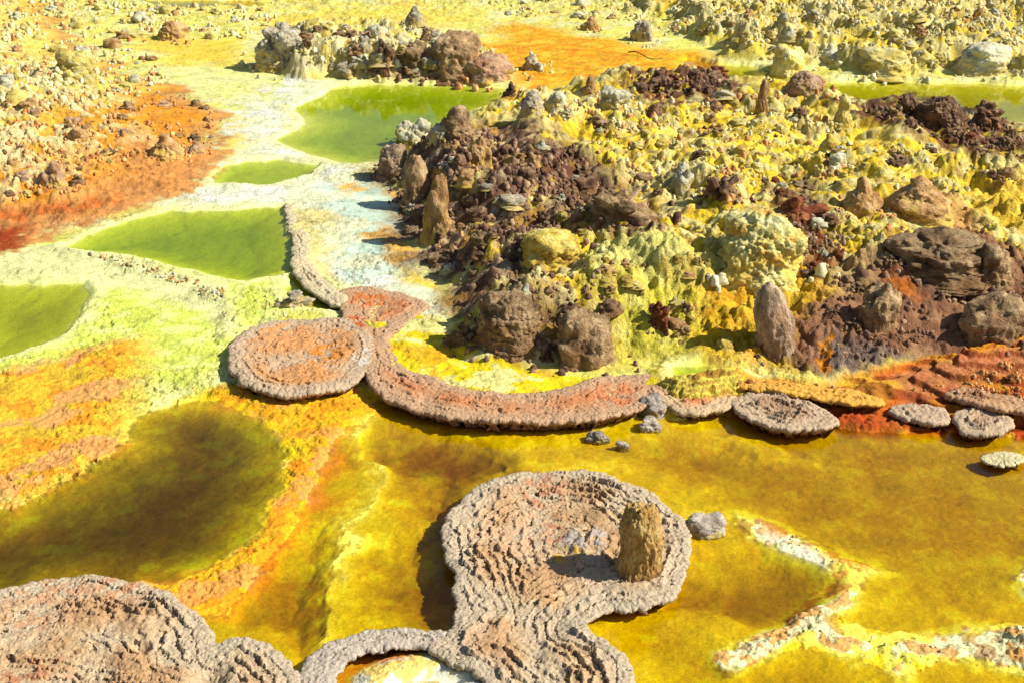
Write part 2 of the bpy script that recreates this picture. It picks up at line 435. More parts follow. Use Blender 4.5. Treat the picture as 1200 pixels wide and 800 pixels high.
    ad0 = N(nt, 'ShaderNodeMath', _operation='MULTIPLY_ADD'); ad0.inputs[1].default_value = 2.2; L(n3.outputs['Fac'], ad0.inputs[0]); L(n2.outputs['Fac'], ad0.inputs[2])
    L(vo.outputs['Distance'], add.inputs[0]); L(ad0.outputs[0], add.inputs[2])
    bp = N(nt, 'ShaderNodeBump', Strength=bump, Distance=dist)
    if not ramp:
        gm = N(nt, 'ShaderNodeMath', _operation='MULTIPLY'); gm.inputs[1].default_value = bump; L(at.outputs['Alpha'], gm.inputs[0]); L(gm.outputs[0], bp.inputs['Strength'])
    L(add.outputs[0], bp.inputs['Height']); L(bp.outputs[0], b.inputs['Normal'])
    return m


def water_mat(name, sig, ripple=0.02):
    m = bpy.data.materials.new(name); m.use_nodes = True; nt = m.node_tree; nt.nodes.clear(); L = nt.links.new
    out = N(nt, 'ShaderNodeOutputMaterial')
    tr = N(nt, 'ShaderNodeBsdfTransparent'); gl = N(nt, 'ShaderNodeBsdfGlossy', Roughness=0.04)
    fr = N(nt, 'ShaderNodeFresnel', IOR=1.33); mx = N(nt, 'ShaderNodeMixShader')
    tc = N(nt, 'ShaderNodeTexCoord'); no = N(nt, 'ShaderNodeTexNoise', Scale=9.0, Detail=3.0); L(tc.outputs['Object'], no.inputs['Vector'])
    bp = N(nt, 'ShaderNodeBump', Strength=ripple, Distance=0.05); L(no.outputs['Fac'], bp.inputs['Height'])
    L(bp.outputs[0], gl.inputs['Normal']); L(bp.outputs[0], fr.inputs['Normal'])
    L(fr.outputs[0], mx.inputs[0]); L(tr.outputs[0], mx.inputs[1]); L(gl.outputs[0], mx.inputs[2]); L(mx.outputs[0], out.inputs['Surface'])
    D = max(sig); va = N(nt, 'ShaderNodeVolumeAbsorption', Density=D); va.inputs['Color'].default_value = (*[1 - s / D for s in sig], 1)
    L(va.outputs[0], out.inputs['Volume'])
    return m


# ------------------------------------------------------------------ ground sheet
du = 1.3
ucol = np.concatenate([-160 - np.geomspace(6000, 8, 26), np.arange(-160, 1361, du), 1360 + np.geomspace(8, 6000, 26)])
vrow = np.concatenate([-279.3 + np.geomspace(0.8, 268, 36), np.arange(-10, 900, 0.85), np.geomspace(901, 2600, 12)])
bb_ = (400 - vrow) / F
tt = CAMH / (ST - bb_ * CT)
Yr = (CT + bb_ * ST) * tt
X = (ucol[None, :] - 600) / F * tt[:, None]; Y = np.repeat(Yr[:, None], len(ucol), 1)
X = X.astype(f32); Y = Y.astype(f32)
Z, M = HP(X, Y)
print('terrain', time.time() - T0, X.shape)
n1, n2, n3, fine = M['n1'], M['n2'], M['n3'], M['fine']
sc = np.clip(Y / 9, 0.6, 2.5)
WX = X + 0.11 * sc * n1 + 0.06 * sc * n3 + 0.015 * fine; WY = Y + 0.16 * sc * n2 - 0.06 * sc * n3 + 0.015 * fine
C = np.empty(X.shape + (3,), f32)


def lay(w, c, k=1.0):
    w = np.clip(w * k, 0, 1)[..., None]
    C[...] = C * (1 - w) + lin(*c) * w


def zw(px, soft=0.2, z=None, m=1.0):
    p = zone(px) if z is None else polyw(px, z)
    return ss(-soft, soft, sdf(p, WX, WY, m))


C[...] = lin(232, 226, 120)                                    # sulphur-yellow field
f1 = fbm(X * 2.2 + 9, Y * 2.2, 5, 31); f2 = fbm(X * 5 + 9, Y * 5, 4, 37); f2 = f2 + .35 * fbm(X * 15, Y * 15, 3, 39); f3 = fbm(X * 0.7, Y * 0.7, 4, 41)
lay(ss(-0.1, 0.5, f1), (238, 236, 168))
# bed of the amber pools
bed = M['low']
lay(bed, (236, 212, 60)); lay(bed * ss(0.0, 0.6, f2), (248, 230, 96)); lay(bed * ss(0.05, 0.5, f1), (234, 186, 50), .6); lay(bed * ss(-.1, .35, M['clo'] + .3 * f2), (226, 188, 46), .7); lay(bed * ss(.25, .6, f2 - .4 * M['clo']), (252, 236, 120), .8); lay(bed * ss(.5, .95, M['ret']), (250, 232, 100), .5); lay(zw([(440, 480), (456, 540), (418, 610), (432, 650), (400, 700), (394, 735), (384, 740), (392, 690), (410, 655), (404, 610), (436, 545), (425, 495)], .1, 0), (250, 236, 120), .9)
lay(bed * zw([(430, 470), (700, 480), (1300, 500), (1300, 830), (700, 830), (560, 560)], .3, 0), (238, 206, 54), .4)
# pale green flat
PALE = [(-150, 330), (-150, 285), (0, 288), (70, 280), (160, 290), (260, 330), (335, 322), (400, 352), (300, 372), (262, 420), (250, 452), (190, 445), (150, 470), (165, 400), (100, 405), (60, 425), (0, 440), (-150, 450)]
lay(zw(PALE, .15, 0.05), (222, 232, 112)); lay(zw(PALE, .15, 0.05) * ss(-.1, .5, f2), (232, 236, 150), .8)
lay(zw([(-150, 280), (0, 292), (90, 290), (180, 308), (260, 345), (262, 380), (160, 345), (60, 325), (-150, 335)], .12, .07), (238, 240, 178), .85)
lay(M['dam'], (224, 220, 160), .7)
# orange banks
OB = [(-150, 440), (0, 440), (70, 425), (110, 404), (160, 402), (172, 440), (150, 476), (135, 530), (60, 568), (0, 588), (-150, 600)]
w = zw(OB, .2, .03); lay(w, (238, 196, 76)); lay(w * ss(.0, .16, f2 + .3 * n2), (232, 154, 62), .85); lay(w * ss(.15, .35, f1 + .2 * f2), (226, 168, 112), .75)
OR = [(412, 488), (372, 512), (350, 540), (332, 575), (315, 605), (288, 635), (230, 658), (160, 668), (210, 712), (262, 722), (320, 685), (356, 630), (390, 570), (408, 525)]
w = np.maximum(zw(OR, .06, .02), .8 * zw([(250, 462), (318, 450), (420, 452), (440, 478), (415, 508), (345, 520), (320, 500)], .12, 0)); lay(w, (242, 184, 64)); lay(w * ss(.0, .18, f2), (230, 146, 54), .85); lay(w * ss(0.2, .36, f1 + .2 * f2), (226, 160, 96), .7)
w = zw([(240, 455), (300, 460), (420, 462), (470, 490), (400, 500), (330, 490), (250, 480)], .12, .0); lay(w * ss(-.3, .3, f2), (236, 160, 50), .75)
# flow between the ponds: white and mint
WH = [(196, 80), (260, 88), (330, 92), (398, 98), (345, 130), (340, 148), (318, 168), (420, 192), (445, 205), (470, 255), (492, 300), (510, 330), (470, 336), (400, 325), (352, 300), (335, 242), (280, 240), (200, 246), (215, 228), (262, 190), (275, 165), (255, 130), (215, 108)]
w = zw(WH, .25, .12); lay(w, (238, 238, 196)); lay(w * ss(-.2, .4, f1), (240, 240, 222), .9)
st_ = np.sin(9 * (Y * .8 + X * .45) + 5 * n1 + 2 * n3)
lay(zw([(170, 75), (340, 85), (350, 105), (250, 150), (200, 100)], .3, .12) * ss(.0, .8, st_), (214, 224, 110), .8)
lay(zw([(215, 120), (262, 120), (300, 165), (262, 185), (240, 150)], .25, .12) * ss(-.1, .4, f2), (240, 208, 84), .8)
lay(zw([(180, 75), (330, 85), (300, 110), (250, 125), (200, 100)], .3, .15), (240, 236, 150), .8)
lay(zw([(372, 215), (450, 200), (475, 255), (495, 300), (470, 312), (410, 318), (385, 260)], .2, .15) * ss(-.5, .1, f1), (206, 232, 206), .85)
lay(zw([(335, 245), (380, 235), (400, 250), (372, 290), (400, 330), (360, 315), (340, 275)], .12, .15), (232, 214, 130), .8)
for p in ([(440, 255), (472, 262), (496, 296), (470, 300)], [(425, 265), (450, 262), (455, 272), (430, 275)], [(395, 212), (420, 208), (422, 220), (400, 224)], [(440, 212), (462, 222), (458, 232), (440, 226)]):
    lay(zw(p, .06, .15), (236, 176, 60), .8)
lay(zw([(480, 300), (510, 335), (540, 360), (520, 375), (470, 330)], .1, .15), (240, 205, 70))
# yellow basin inside the serpentine shelf
BA = [(445, 350), (500, 345), (560, 372), (600, 420), (690, 432), (790, 424), (800, 450), (700, 470), (560, 470), (470, 445), (440, 410)]
w = zw(BA, .08, .15); lay(w, (242, 218, 62)); lay(w * ss(.0, .5, f2), (246, 232, 120), .8); lay(w * ss(.12, .26, f1 + .25 * f2), (234, 176, 58), .75); lay(w * ss(.2, .35, -f1 + .3 * f2), (238, 232, 160), .8)
lay(zw([(440, 330), (480, 325), (530, 345), (520, 360), (470, 352)], .08, .15), (236, 240, 205), .9)
# ponds: sediment on the bed
for k, c in (('green', (214, 222, 90)), ('back', (222, 226, 120)), ('puddle', (222, 230, 120)), ('left', (206, 210, 80)), ('notch', (220, 226, 90)), ('far', (222, 214, 90)), ('edge', (215, 205, 110)), ('slot', (214, 226, 100)), ('basin', (190, 210, 120))):
    q = M['s_' + k]; lay(ss(-.03, .05, q), c); lay(np.exp(-((q + 0.04) / 0.06) ** 2), (242, 240, 170), .7)
# inner basin of the near terrace
IB = [(395, 840), (396, 780), (430, 760), (500, 757), (558, 780), (580, 840)]
w = zw(IB, .03, .04); lay(w, (236, 234, 206)); lay(w * ss(0.0, .4, f2), (240, 206, 90), .8)
lay(zw([(392, 800), (398, 776), (430, 762), (500, 758), (530, 770), (480, 772), (430, 776)], .03, .04), (222, 140, 50), .85)
# salt ridges in the right pool
r = M['ridge']; rn = r + .30 * f2; lay(ss(.30, .42, rn), (244, 230, 104)); lay(ss(.58, .70, rn) * ss(-.25, .0, n1 + .5 * f2), (238, 234, 190), .85); lay(ss(.5, .6, r) * ss(0.12, .22, f2 + .5 * n3), (214, 150, 72), .8); lay(ss(.4, .6, r) * ss(.25, .4, -f2), (170, 112, 62), .6)
lay(zw([(900, 618), (940, 628), (960, 645), (940, 655), (905, 640)], .08, .05), (242, 244, 226), .7)
# left hill
lh = M['lhd']; w = M['lh']
lay(ss(-.05, .15, lh), (212, 160, 96)); lay(ss(.1, .5, lh), (224, 152, 62)); lay(ss(.8, 2.0, lh + .5 * n1), (234, 186, 84)); lay(ss(1.6, 3.0, lh + .6 * n1), (240, 228, 140))
lay(zw([(-150, -40), (340, -40), (320, 12), (230, 40), (190, 60), (200, 90), (120, 118), (-150, 130)], .5) * w, (242, 222, 122), .85)
pk = zw([(-150, 300), (0, 290), (80, 275), (150, 255), (210, 225), (262, 190), (200, 160), (140, 165), (150, 200), (60, 235), (-150, 260)], .2); lay(pk, (206, 146, 94), .7)
lay(zw([(-150, 262), (0, 248), (60, 240), (130, 225), (150, 235), (80, 255), (0, 272), (-150, 290)], .12) * ss(-.3, .2, f2), (180, 92, 48), .75)
lay(zw([(-40, 280), (30, 270), (20, 290), (-40, 300)], .1), (150, 50, 22), .9)
lay(ss(0.6, 1.6, lh) * ss(.05, .25, M['d']), (240, 232, 180), .75); lay(M['lh'] * ss(.6, 1.5, lh) * ss(.35, .9, M['cut']), (190, 130, 60), .5)
# back bank and far bank
w = M['bb']; lay(w, (232, 214, 120)); lay(w * ss(.0, .4, f1), (214, 180, 100)); lay(w * ss(.08, .25, M['d']), (232, 226, 180), .7)
lay(zw([(430, 92), (470, 60), (560, 50), (610, 92)], .2), (176, 132, 88), .8)
OF = [(540, 60), (600, 25), (700, 45), (800, 60), (840, 75), (760, 92), (640, 112), (590, 140), (560, 150), (560, 130), (600, 105), (612, 85), (575, 65)]
w = zw(OF, .3); lay(w, (240, 186, 66)); lay(w * ss(-.2, .4, f2), (228, 144, 48), .9); lay(w * ss(.2, .5, f1), (244, 212, 90), .7)
w = M['fb'] * (1 - zw(OF, .3)); lay(w, (240, 212, 92)); lay(w * ss(-.1, .4, f1), (232, 216, 130), .8); lay(w * ss(.12, .3, M['d']), (236, 228, 172), .7); lay(w * ss(.3, .9, M['cut']), (196, 160, 70), .5)
lay(M['far'] * ss(.0, .5, f3), (244, 214, 100), .7); lay(M['far'] * ss(.12, .3, M['d']), (238, 226, 156), .6); lay(M['far'] * ss(.1, .4, -f3), (240, 190, 76), .6)
lay(zw([(300, 30), (420, 35), (560, 20), (500, 8), (380, 15), (310, 20)], .4), (244, 216, 96), .7)
lay(zw([(150, 40), (270, 45), (300, 75), (200, 75)], .3), (242, 208, 84), .8)
lay(zw([(1120, 15), (1200, 12), (1300, 15), (1300, 28), (1130, 24)], .3) * ss(-.2, .2, f1), (196, 80, 30), .8)
# mound
w = M['mound']; lay(w, (240, 210, 76)); lay(w * ss(-.1, .5, f1), (236, 220, 124), .8); lay(w * ss(.14, .32, M['d']), (234, 226, 170), .65); lay(w * ss(.3, .8, M['cut']), (176, 130, 60), .6)
lay(zw([(1120, 215), (1300, 190), (1400, 300), (1200, 275), (1140, 255)], .2), (244, 206, 84), .9)
lay(zw([(700, 120), (850, 100), (960, 130), (1150, 180), (1150, 230), (960, 210), (800, 190), (700, 180)], .3) * ss(-.1, .3, f2), (244, 214, 86), .9)
DK = [(440, 185), (500, 150), (560, 150), (650, 150), (700, 180), (735, 225), (690, 258), (640, 280), (610, 330), (650, 350), (700, 365), (715, 425), (600, 425), (535, 395), (510, 340), (460, 280)]
w = zw(DK, .25); lay(w * ss(-.75, -.1, f1), (122, 92, 70)); lay(w * ss(.15, .5, f2), (190, 168, 134), .7); lay(w * ss(.3, .7, f1), (206, 160, 70), .6)
for p in ([(735, 90), (850, 80), (870, 112), (800, 122), (740, 110)], [(985, 118), (1060, 110), (1150, 122), (1220, 150), (1220, 195), (1150, 180), (1080, 162), (1000, 140)], [(885, 220), (940, 210), (965, 250), (985, 310), (945, 320), (925, 260)], [(690, 250), (760, 240), (790, 270), (720, 285)], [(640, 165), (720, 190), (690, 220), (620, 200)]):
    lay(zw(p, .12) * ss(-.6, .1, f2), (104, 64, 48), .95)
lay(zw([(920, 230), (965, 260), (985, 320), (950, 330)], .1) * ss(-.3, .2, f1), (150, 66, 34), .8)
YG = [(690, 285), (760, 282), (850, 300), (860, 360), (830, 425), (730, 425), (722, 370), (690, 330)]
w = zw(YG, .15); lay(w, (214, 202, 84)); lay(w * ss(.0, .5, f2), (224, 212, 122), .8)
lay(zw([(690, 288), (770, 282), (850, 305), (840, 350), (760, 330), (700, 312)], .15), (222, 216, 136), .85)
w = zw([(800, 330), (880, 320), (975, 330), (985, 380), (930, 420), (820, 425)], .15); lay(w, (226, 184, 60), .9); lay(w * ss(.1, .5, f2), (202, 140, 46), .7)
BR = [(960, 350), (1000, 320), (1040, 285), (1120, 268), (1200, 300), (1350, 330), (1350, 400), (1200, 410), (1060, 430), (960, 446), (930, 430), (920, 370)]
w = zw(BR, .15); lay(w, (146, 104, 76)); lay(w * ss(0, .5, f2), (164, 124, 92), .8); lay(w * ss(.25, .6, f1), (112, 82, 64), .7)
lay(zw([(970, 400), (1030, 395), (1060, 425), (1000, 442), (960, 440)], .08), (132, 118, 108), .8)
lay(zw([(1030, 325), (1060, 320), (1070, 345), (1035, 345)], .08), (196, 110, 40), .8)
lay(zw([(1060, 225), (1110, 220), (1140, 250), (1160, 272), (1080, 262)], .1), (206, 158, 96), .9)
lay(zw([(968, 400), (976, 400), (980, 440), (966, 440)], .02), (218, 140, 40), .9)
# orange-red shelf
w = M['sh']; lay(w, (222, 150, 52)); lay(w * ss(-.1, .3, f2), (206, 104, 40), .9); lay(w * ss(.1, .5, f1), (236, 190, 80), .7)
lay(zw([(1060, 455), (1120, 440), (1300, 430), (1300, 495), (1120, 490)], .1, .15) * ss(-.35, .1, f2), (166, 62, 34), .9)
lay(zw([(1040, 432), (1130, 415), (1300, 405), (1300, 425), (1150, 440), (1060, 452)], .1, .18), (196, 128, 92), .8)
lay(zw([(920, 450), (1000, 455), (1060, 468), (1040, 484), (960, 474)], .08, .15), (178, 74, 34), .8)
lay(zw([(780, 440), (800, 430), (860, 432), (870, 445), (820, 456), (780, 452)], .06, .16), (228, 226, 110), .8)
lay(M['sh'] * ss(.6, .85, M['step']), (150, 70, 34), .7)  # shadow lines of the steps, painted into the tint along the risers
# grain
lay(M['pit'] * M['dry'], (150, 104, 44), .35 )
C *= (1 + (0.16 * f2 + 0.08 * fine) * (1 - .75 * M['wet']))[..., None]
ridg = 1 - np.abs(fbm(X * 3.1 + 4, Y * 3.1, 4, 45)); C *= (1 - 0.22 * M['dry'] * ss(.80, .98, ridg))[..., None]
C *= (0.74 + 0.16 * np.maximum(M['low'], M['wet']) * (1 - M['dry']))[..., None]
lum = C.mean(-1, keepdims=True); C[...] = lum + (C - lum) * 1.1
np.clip(C, 0.005, 0.88, out=C)
print('tint', time.time() - T0)
nr, nc = X.shape
idx = np.arange(nr * nc, dtype=np.int32).reshape(nr, nc)
q = np.stack([idx[1:, :-1], idx[1:, 1:], idx[:-1, 1:], idx[:-1, :-1]], -1).reshape(-1, 4)
me = mesh_np('ground', np.stack([X, Y, Z], -1).reshape(-1, 3), q)
set_col(me, C.reshape(-1, 3), grain=(0.15 + 0.85 * M['dry'] * np.clip(0.6 + 0.6 * M['rough'] + 0.5 * n1, 0, 1)).ravel())
G_MAT = crust('mineral_ground', attr='tint', bump=0.9, dist=0.009, fine=75.0, vary=0.2, speck=0.3)
tag(link('ground', me, G_MAT), kind='structure')
print('ground', time.time() - T0)


# ------------------------------------------------------------------ water
def prism(name, poly, z, mat, bottom=-0.9, grow=0.0, kind='structure'):
    p = np.array(poly, float)
    if grow:
        n = len(p); area = sum(p[i][0] * p[(i + 1) % n][1] - p[(i + 1) % n][0] * p[i][1] for i in range(n)); sg = 1 if area > 0 else -1
        e = np.roll(p, -1, 0) - p; nn = np.stack([e[:, 1], -e[:, 0]], 1) * sg; nn /= np.linalg.norm(nn, axis=1)[:, None] + 1e-9
        vn = nn + np.roll(nn, 1, 0); vn /= np.linalg.norm(vn, axis=1)[:, None] + 1e-9; p = p + vn * grow
    import bmesh
    bm = bmesh.new(); fz = bm.faces.new([bm.verts.new((a, b, z)) for a, b in p])
    r = bmesh.ops.extrude_face_region(bm, geom=[fz])
    for v in r['geom']:
        if isinstance(v, bmesh.types.BMVert): v.co.z = bottom
    bmesh.ops.recalc_face_normals(bm, faces=bm.faces); bmesh.ops.triangulate(bm, faces=bm.faces)
    me = bpy.data.meshes.new(name); bm.to_mesh(me); bm.free()
    return tag(link(name, me, mat), kind=kind)


W_AMBER = water_mat('amber_water', (3.6, 5.3, 50), .02)
W_GREEN = water_mat('green_water', (2.2, 1.7, 17), .02)
W_MINT = water_mat('pale_green_water', (2.1, 1.5, 12), .02)
W_OLIVE = water_mat('olive_water', (1.4, 1.35, 16), .02)
W_LEFT = water_mat('olive_amber_water', (6.6, 7.4, 52), .02)
SPLIT = [(330, 452), (356, 500), (350, 565), (334, 615), (302, 652), (240, 680), (180, 694), (130, 704), (60, 760), (-700, 1200)]
prism('pool_water', polyw([(330, 440), (420, 440), (520, 466), (640, 470), (750, 462), (860, 470), (1000, 470), (1060, 478), (1110, 492), (1200, 490), (1500, 510), (1700, 1200)] + SPLIT[::-1][:-1]), 0.0, W_AMBER)
prism('pool_water', polyw([(-400, 605), (0, 580), (60, 560), (130, 524), (150, 478), (250, 440), (330, 440)] + SPLIT[1:]), 0.0, W_LEFT)
WM = {'green': W_GREEN, 'back': W_MINT, 'puddle': W_GREEN, 'left': W_OLIVE, 'notch': W_GREEN, 'far': W_OLIVE, 'edge': W_OLIVE, 'slot': W_GREEN, 'basin': W_GREEN}
for k, (p, lev, dep, s) in PONDS.items():
    if k in ('basin', 'small'): continue
    prism('pool_water', p, lev, WM[k], grow=0.06, bottom=lev - 0.75)
#@@TERRACES
# ------------------------------------------------------------------ salt terraces
T_MAT = crust('salt_terrace_crust', attr='tint', bump=0.6, dist=0.005, fine=110.0, vary=0.2, speck=0.4)


def chaikin(p, n=2):
    for _ in range(n):
        q = np.roll(p, -1, 0); p = np.stack([0.75 * p + 0.25 * q, 0.25 * p + 0.75 * q], 1).reshape(-1, 2)
    return p


TER = []


def terrace(name, label, cat, px, zt, th, group=None, res=0.007, ring=0.06, amp=0.014, bowl=0.007, lip=0.042, pal=None, fill=None, tilt=0.0, nod=0.011, nsc=52.0, rings_to=9.0, parts=('rim', 'top'), spots=(), hump=()):
    """flat crust with a rolled, nodular, undercut rim and rippled rings that follow its outline"""
    pal = pal or ((206, 186, 160), (222, 190, 152), (196, 152, 112))
    poly = chaikin(polyw(px, zt), 2).astype(f32)
    lo = poly.min(0) - 0.05; hi = poly.max(0) + 0.05
    gx, gy = np.meshgrid(np.arange(lo[0], hi[0], res, dtype=f32), np.arange(lo[1], hi[1], res, dtype=f32))
    wob = 0.022 * fbm(gx * 5, gy * 5, 3, 51) + 0.012 * perlin2(gx * 13, gy * 13, 57) + 0.009 * perlin2(gx * 26, gy * 26, 55) + 0.006 * perlin2(gx * 60, gy * 60, 56)
    d = sdf(poly, gx, gy, 0.3) + wob * 0.9
    gyy, gxx = np.gradient(d, res); gl = np.sqrt(gxx ** 2 + gyy ** 2) + 1e-6; ox, oy = -gxx / gl, -gyy / gl
    s = np.clip(1 - d / lip, 0, 1.2)
    kn = [0, .2, .4, .55, .7, .85, 1.0]
    dn = np.interp(s, kn, [lip, lip * .6, lip * .2, 0.0, .016, .06, .10]); zn = np.interp(s, kn, [0, -.002, -.05 * th, -.2 * th, -.42 * th, -.55 * th, -1.35 * th])
    sh = np.where(d < lip, dn - d, 0)
    X = gx - ox * sh; Y = gy - oy * sh                       # move along the inward normal
    a1 = fbm(gx * 3.1 + 7, gy * 3.1, 4, 61); a2 = fbm(gx * 11, gy * 11, 3, 65)
    dd = d + 0.022 * a1 + 0.009 * a2 + 0.06 * perlin2(gx * 1.3, gy * 1.3, 79)
    dd = dd + 0.007 * perlin2(gx * 24, gy * 24, 73) + 0.005 * perlin2(gx * 50, gy * 50, 74)
    ph = dd / ring; fr = ph - np.floor(ph); k = np.floor(ph)
    act = ss(-0.15, 0.15, perlin2(gx * 2.6 + k * 7.3, gy * 2.6 + k * 3.1, 71) + 0.14) * ss(0.04, 0.08, d + .02 * a2) * (1 - 0.55 * ss(0.32, 0.5, d + .12 * a1))
    up_ = 1 - ss(.05, .5, fr); dn_ = ss(.5, .95, fr); side = ss(-.25, .25, ox)      # each micro-rim drops steeply on one flank
    Zr = amp * act * (up_ * (1 - side) + dn_ * side) * (0.6 + 1.0 * np.clip(a2 + .5 + a1, 0, 1.3))
    grv = -1.5 * amp * act * np.where(side < .5, np.exp(-((fr - 0.92) / 0.055) ** 2), np.exp(-((fr - 0.08) / 0.055) ** 2))
    Z = zt + np.where(d < lip, zn, 0) + Zr + grv - bowl * ss(0.08, 0.4, d) + 0.016 * a1 + tilt * (gy - gy.mean())
    for hx, hy, hr, hh in hump:
        bx, by = unproj(hx, hy, zt); q = np.sqrt((gx - bx) ** 2 + ((gy - by)) ** 2) / hr
        Z = Z + hh * (1 - ss(0, 1, q)) * (1 + .5 * a2)
    # nodules, pushed out along the surface
    Pm = np.stack([X, Y, Z], -1); tx = np.gradient(Pm, axis=1); ty = np.gradient(Pm, axis=0); nn = np.cross(tx, ty); nn /= np.linalg.norm(nn, axis=-1)[..., None] + 1e-9
    m = d > -res * 0.5
    # keep the one connected crust
    yy_, xx_ = np.nonzero(m); lab = np.zeros(m.shape, bool); start = np.unravel_index(np.argmax(np.where(m, d, -9)), m.shape); lab[start] = True
    while True:
        g_ = lab.copy(); g_[1:] |= lab[:-1]; g_[:-1] |= lab[1:]; g_[:, 1:] |= lab[:, :-1]; g_[:, :-1] |= lab[:, 1:]; g_ &= m
        if g_.sum() == lab.sum(): break
        lab = g_
    m = lab
    flat = Pm[m]; w1 = worley3(flat * nsc, 3); w2 = worley3(flat * nsc * 2.3, 7)
    near = 1 - ss(0.02, 0.16, d[m])
    dis = nod * (0.40 + 0.55 * near) * (ss(0.95, 0.1, w1) - 0.5) + 0.3 * nod * (0.6 - w2) + 0.005 * a2[m] * (1 - near)
    pit = ss(0.30, 0.62, fbm(gx * 16, gy * 16, 3, 77))[m] * (1 - near) * 0.010
    Pm[m] = flat + nn[m] * (dis - pit)[:, None]
    # tint
    col = np.empty(X.shape + (3,), f32); col[...] = lin(*pal[1])

    def cl(w, c):
        w = np.clip(w, 0, 1)[..., None]; col[...] = col * (1 - w) + lin(*c) * w
    cl(ss(-.2, .4, a1), pal[2]); cl(ss(.1, .5, -a1) * .7, pal[0]); cl(1 - ss(.05, .17 + 0.05, d + .03 * a2), pal[0])
    if fill: cl(ss(fill[1], fill[1] + .12, d + .05 * a1) * ss(-.5, .1, a2 + .2), fill[0])
    for sx, sy, sr, c in spots:
        bx, by = unproj(sx, sy, zt); q = np.sqrt((gx - bx) ** 2 + ((gy - by)) ** 2) / sr
        cl((1 - ss(.5, 1.0, q + .3 * a1)) * ss(-.15, .15, a2 + .5 * perlin2(gx * 40, gy * 40, 5)), c)
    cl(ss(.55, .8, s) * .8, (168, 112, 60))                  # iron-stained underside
    col *= 0.84
    id_ = np.full(X.shape, -1, np.int32); id_[m] = np.arange(m.sum(), dtype=np.int32)
    q = np.stack([id_[:-1, :-1], id_[:-1, 1:], id_[1:, 1:], id_[1:, :-1]], -1).reshape(-1, 4)
    ok = (q >= 0).all(1); q = q[ok]
    dq = np.stack([d[:-1, :-1], d[:-1, 1:], d[1:, 1:], d[1:, :-1]], -1).reshape(-1, 4).max(1)[ok]
    V = Pm[m]; Cc = col[m]
    cen = np.array([V[:, 0].mean(), V[:, 1].mean(), 0.0], f32)
    root = empty(name, tuple(float(c) for c in cen)); tag(root, label, cat, group)
    for nm, sel in (((parts[0], dq < lip * 1.25), (parts[1], dq >= lip * 1.25)) if len(parts) == 2 else ((parts[0], dq > -9),)):
        f = q[sel]
        if not len(f): continue
        us, inv = np.unique(f, return_inverse=True)
        me = mesh_np(nm, V[us] - cen, inv.reshape(-1, 4).astype(np.int32)); set_col(me, Cc[us])
        link(nm, me, T_MAT, root)
    TER.append((X[m], Y[m], Pm[m][:, 2]))
    return root


BEI = ((192, 174, 144), (198, 170, 130), (186, 148, 106))
ORA = ((192, 168, 136), (200, 154, 108), (206, 146, 86))
ORB = ((190, 154, 118), (198, 144, 100), (194, 128, 80))
BRN = ((194, 168, 136), (178, 146, 114), (164, 130, 98))
# near terrace with the stone post, its neck and the lobe at the bottom edge
terrace('salt_terrace', 'large beige ring-ridged terrace with a narrow neck, carrying the yellow stone post', 'salt terrace',
        [(516, 632), (520, 606), (540, 580), (575, 560), (630, 549), (690, 550), (745, 565), (785, 587), (806, 612), (812, 640), (804, 672), (790, 698), (758, 711), (720, 712), (698, 716), (682, 730), (700, 742), (730, 762), (745, 790), (752, 850), (620, 850), (585, 850), (570, 805), (552, 784), (500, 764), (500, 752), (530, 736), (536, 712), (530, 672), (520, 655)],
        0.080, 0.085, res=0.0052, ring=0.056, amp=0.015, pal=BEI, bowl=0.012,
        spots=((690, 632, .17, (176, 166, 154)), (640, 622, .13, (186, 70, 28)), (665, 650, .10, (226, 176, 60)), (640, 572, .22, (196, 146, 108)), (600, 620, .3, (204, 166, 128)), (690, 665, .16, (196, 166, 138))),
        hump=((688, 634, .19, .055), (715, 600, .14, .03), (650, 785, .25, .02)))
terrace('salt_terrace', 'beige ring-ridged terrace filling the bottom left corner of the amber pools', 'salt terrace',
        [(-120, 710), (0, 690), (60, 673), (120, 671), (180, 684), (222, 703), (242, 726), (247, 748), (254, 752), (272, 742), (300, 744), (334, 762), (352, 785), (368, 850), (-120, 850)],
        0.085, 0.09, res=0.0052, ring=0.058, amp=0.015, pal=BEI, bowl=0.0,
        spots=((60, 705, .3, (198, 156, 118)), (40, 790, .2, (186, 134, 96)), (140, 690, .2, (200, 152, 112))), hump=((175, 728, .16, .03), (110, 790, .2, -.03), (245, 790, .12, -.06), (165, 758, .07, -.05)))
terrace('salt_ridge', 'pale curved rim around the white basin at the bottom edge', 'salt ridge',
        [(352, 768), (390, 748), (430, 737), (480, 733), (540, 738), (545, 760), (500, 758), (430, 762), (402, 778), (392, 800), (396, 850), (350, 850), (345, 800)],
        0.075, 0.08, res=0.0055, ring=0.05, amp=0.008, pal=((190, 176, 156), (190, 172, 148), (186, 164, 136)), lip=0.045, bowl=0)
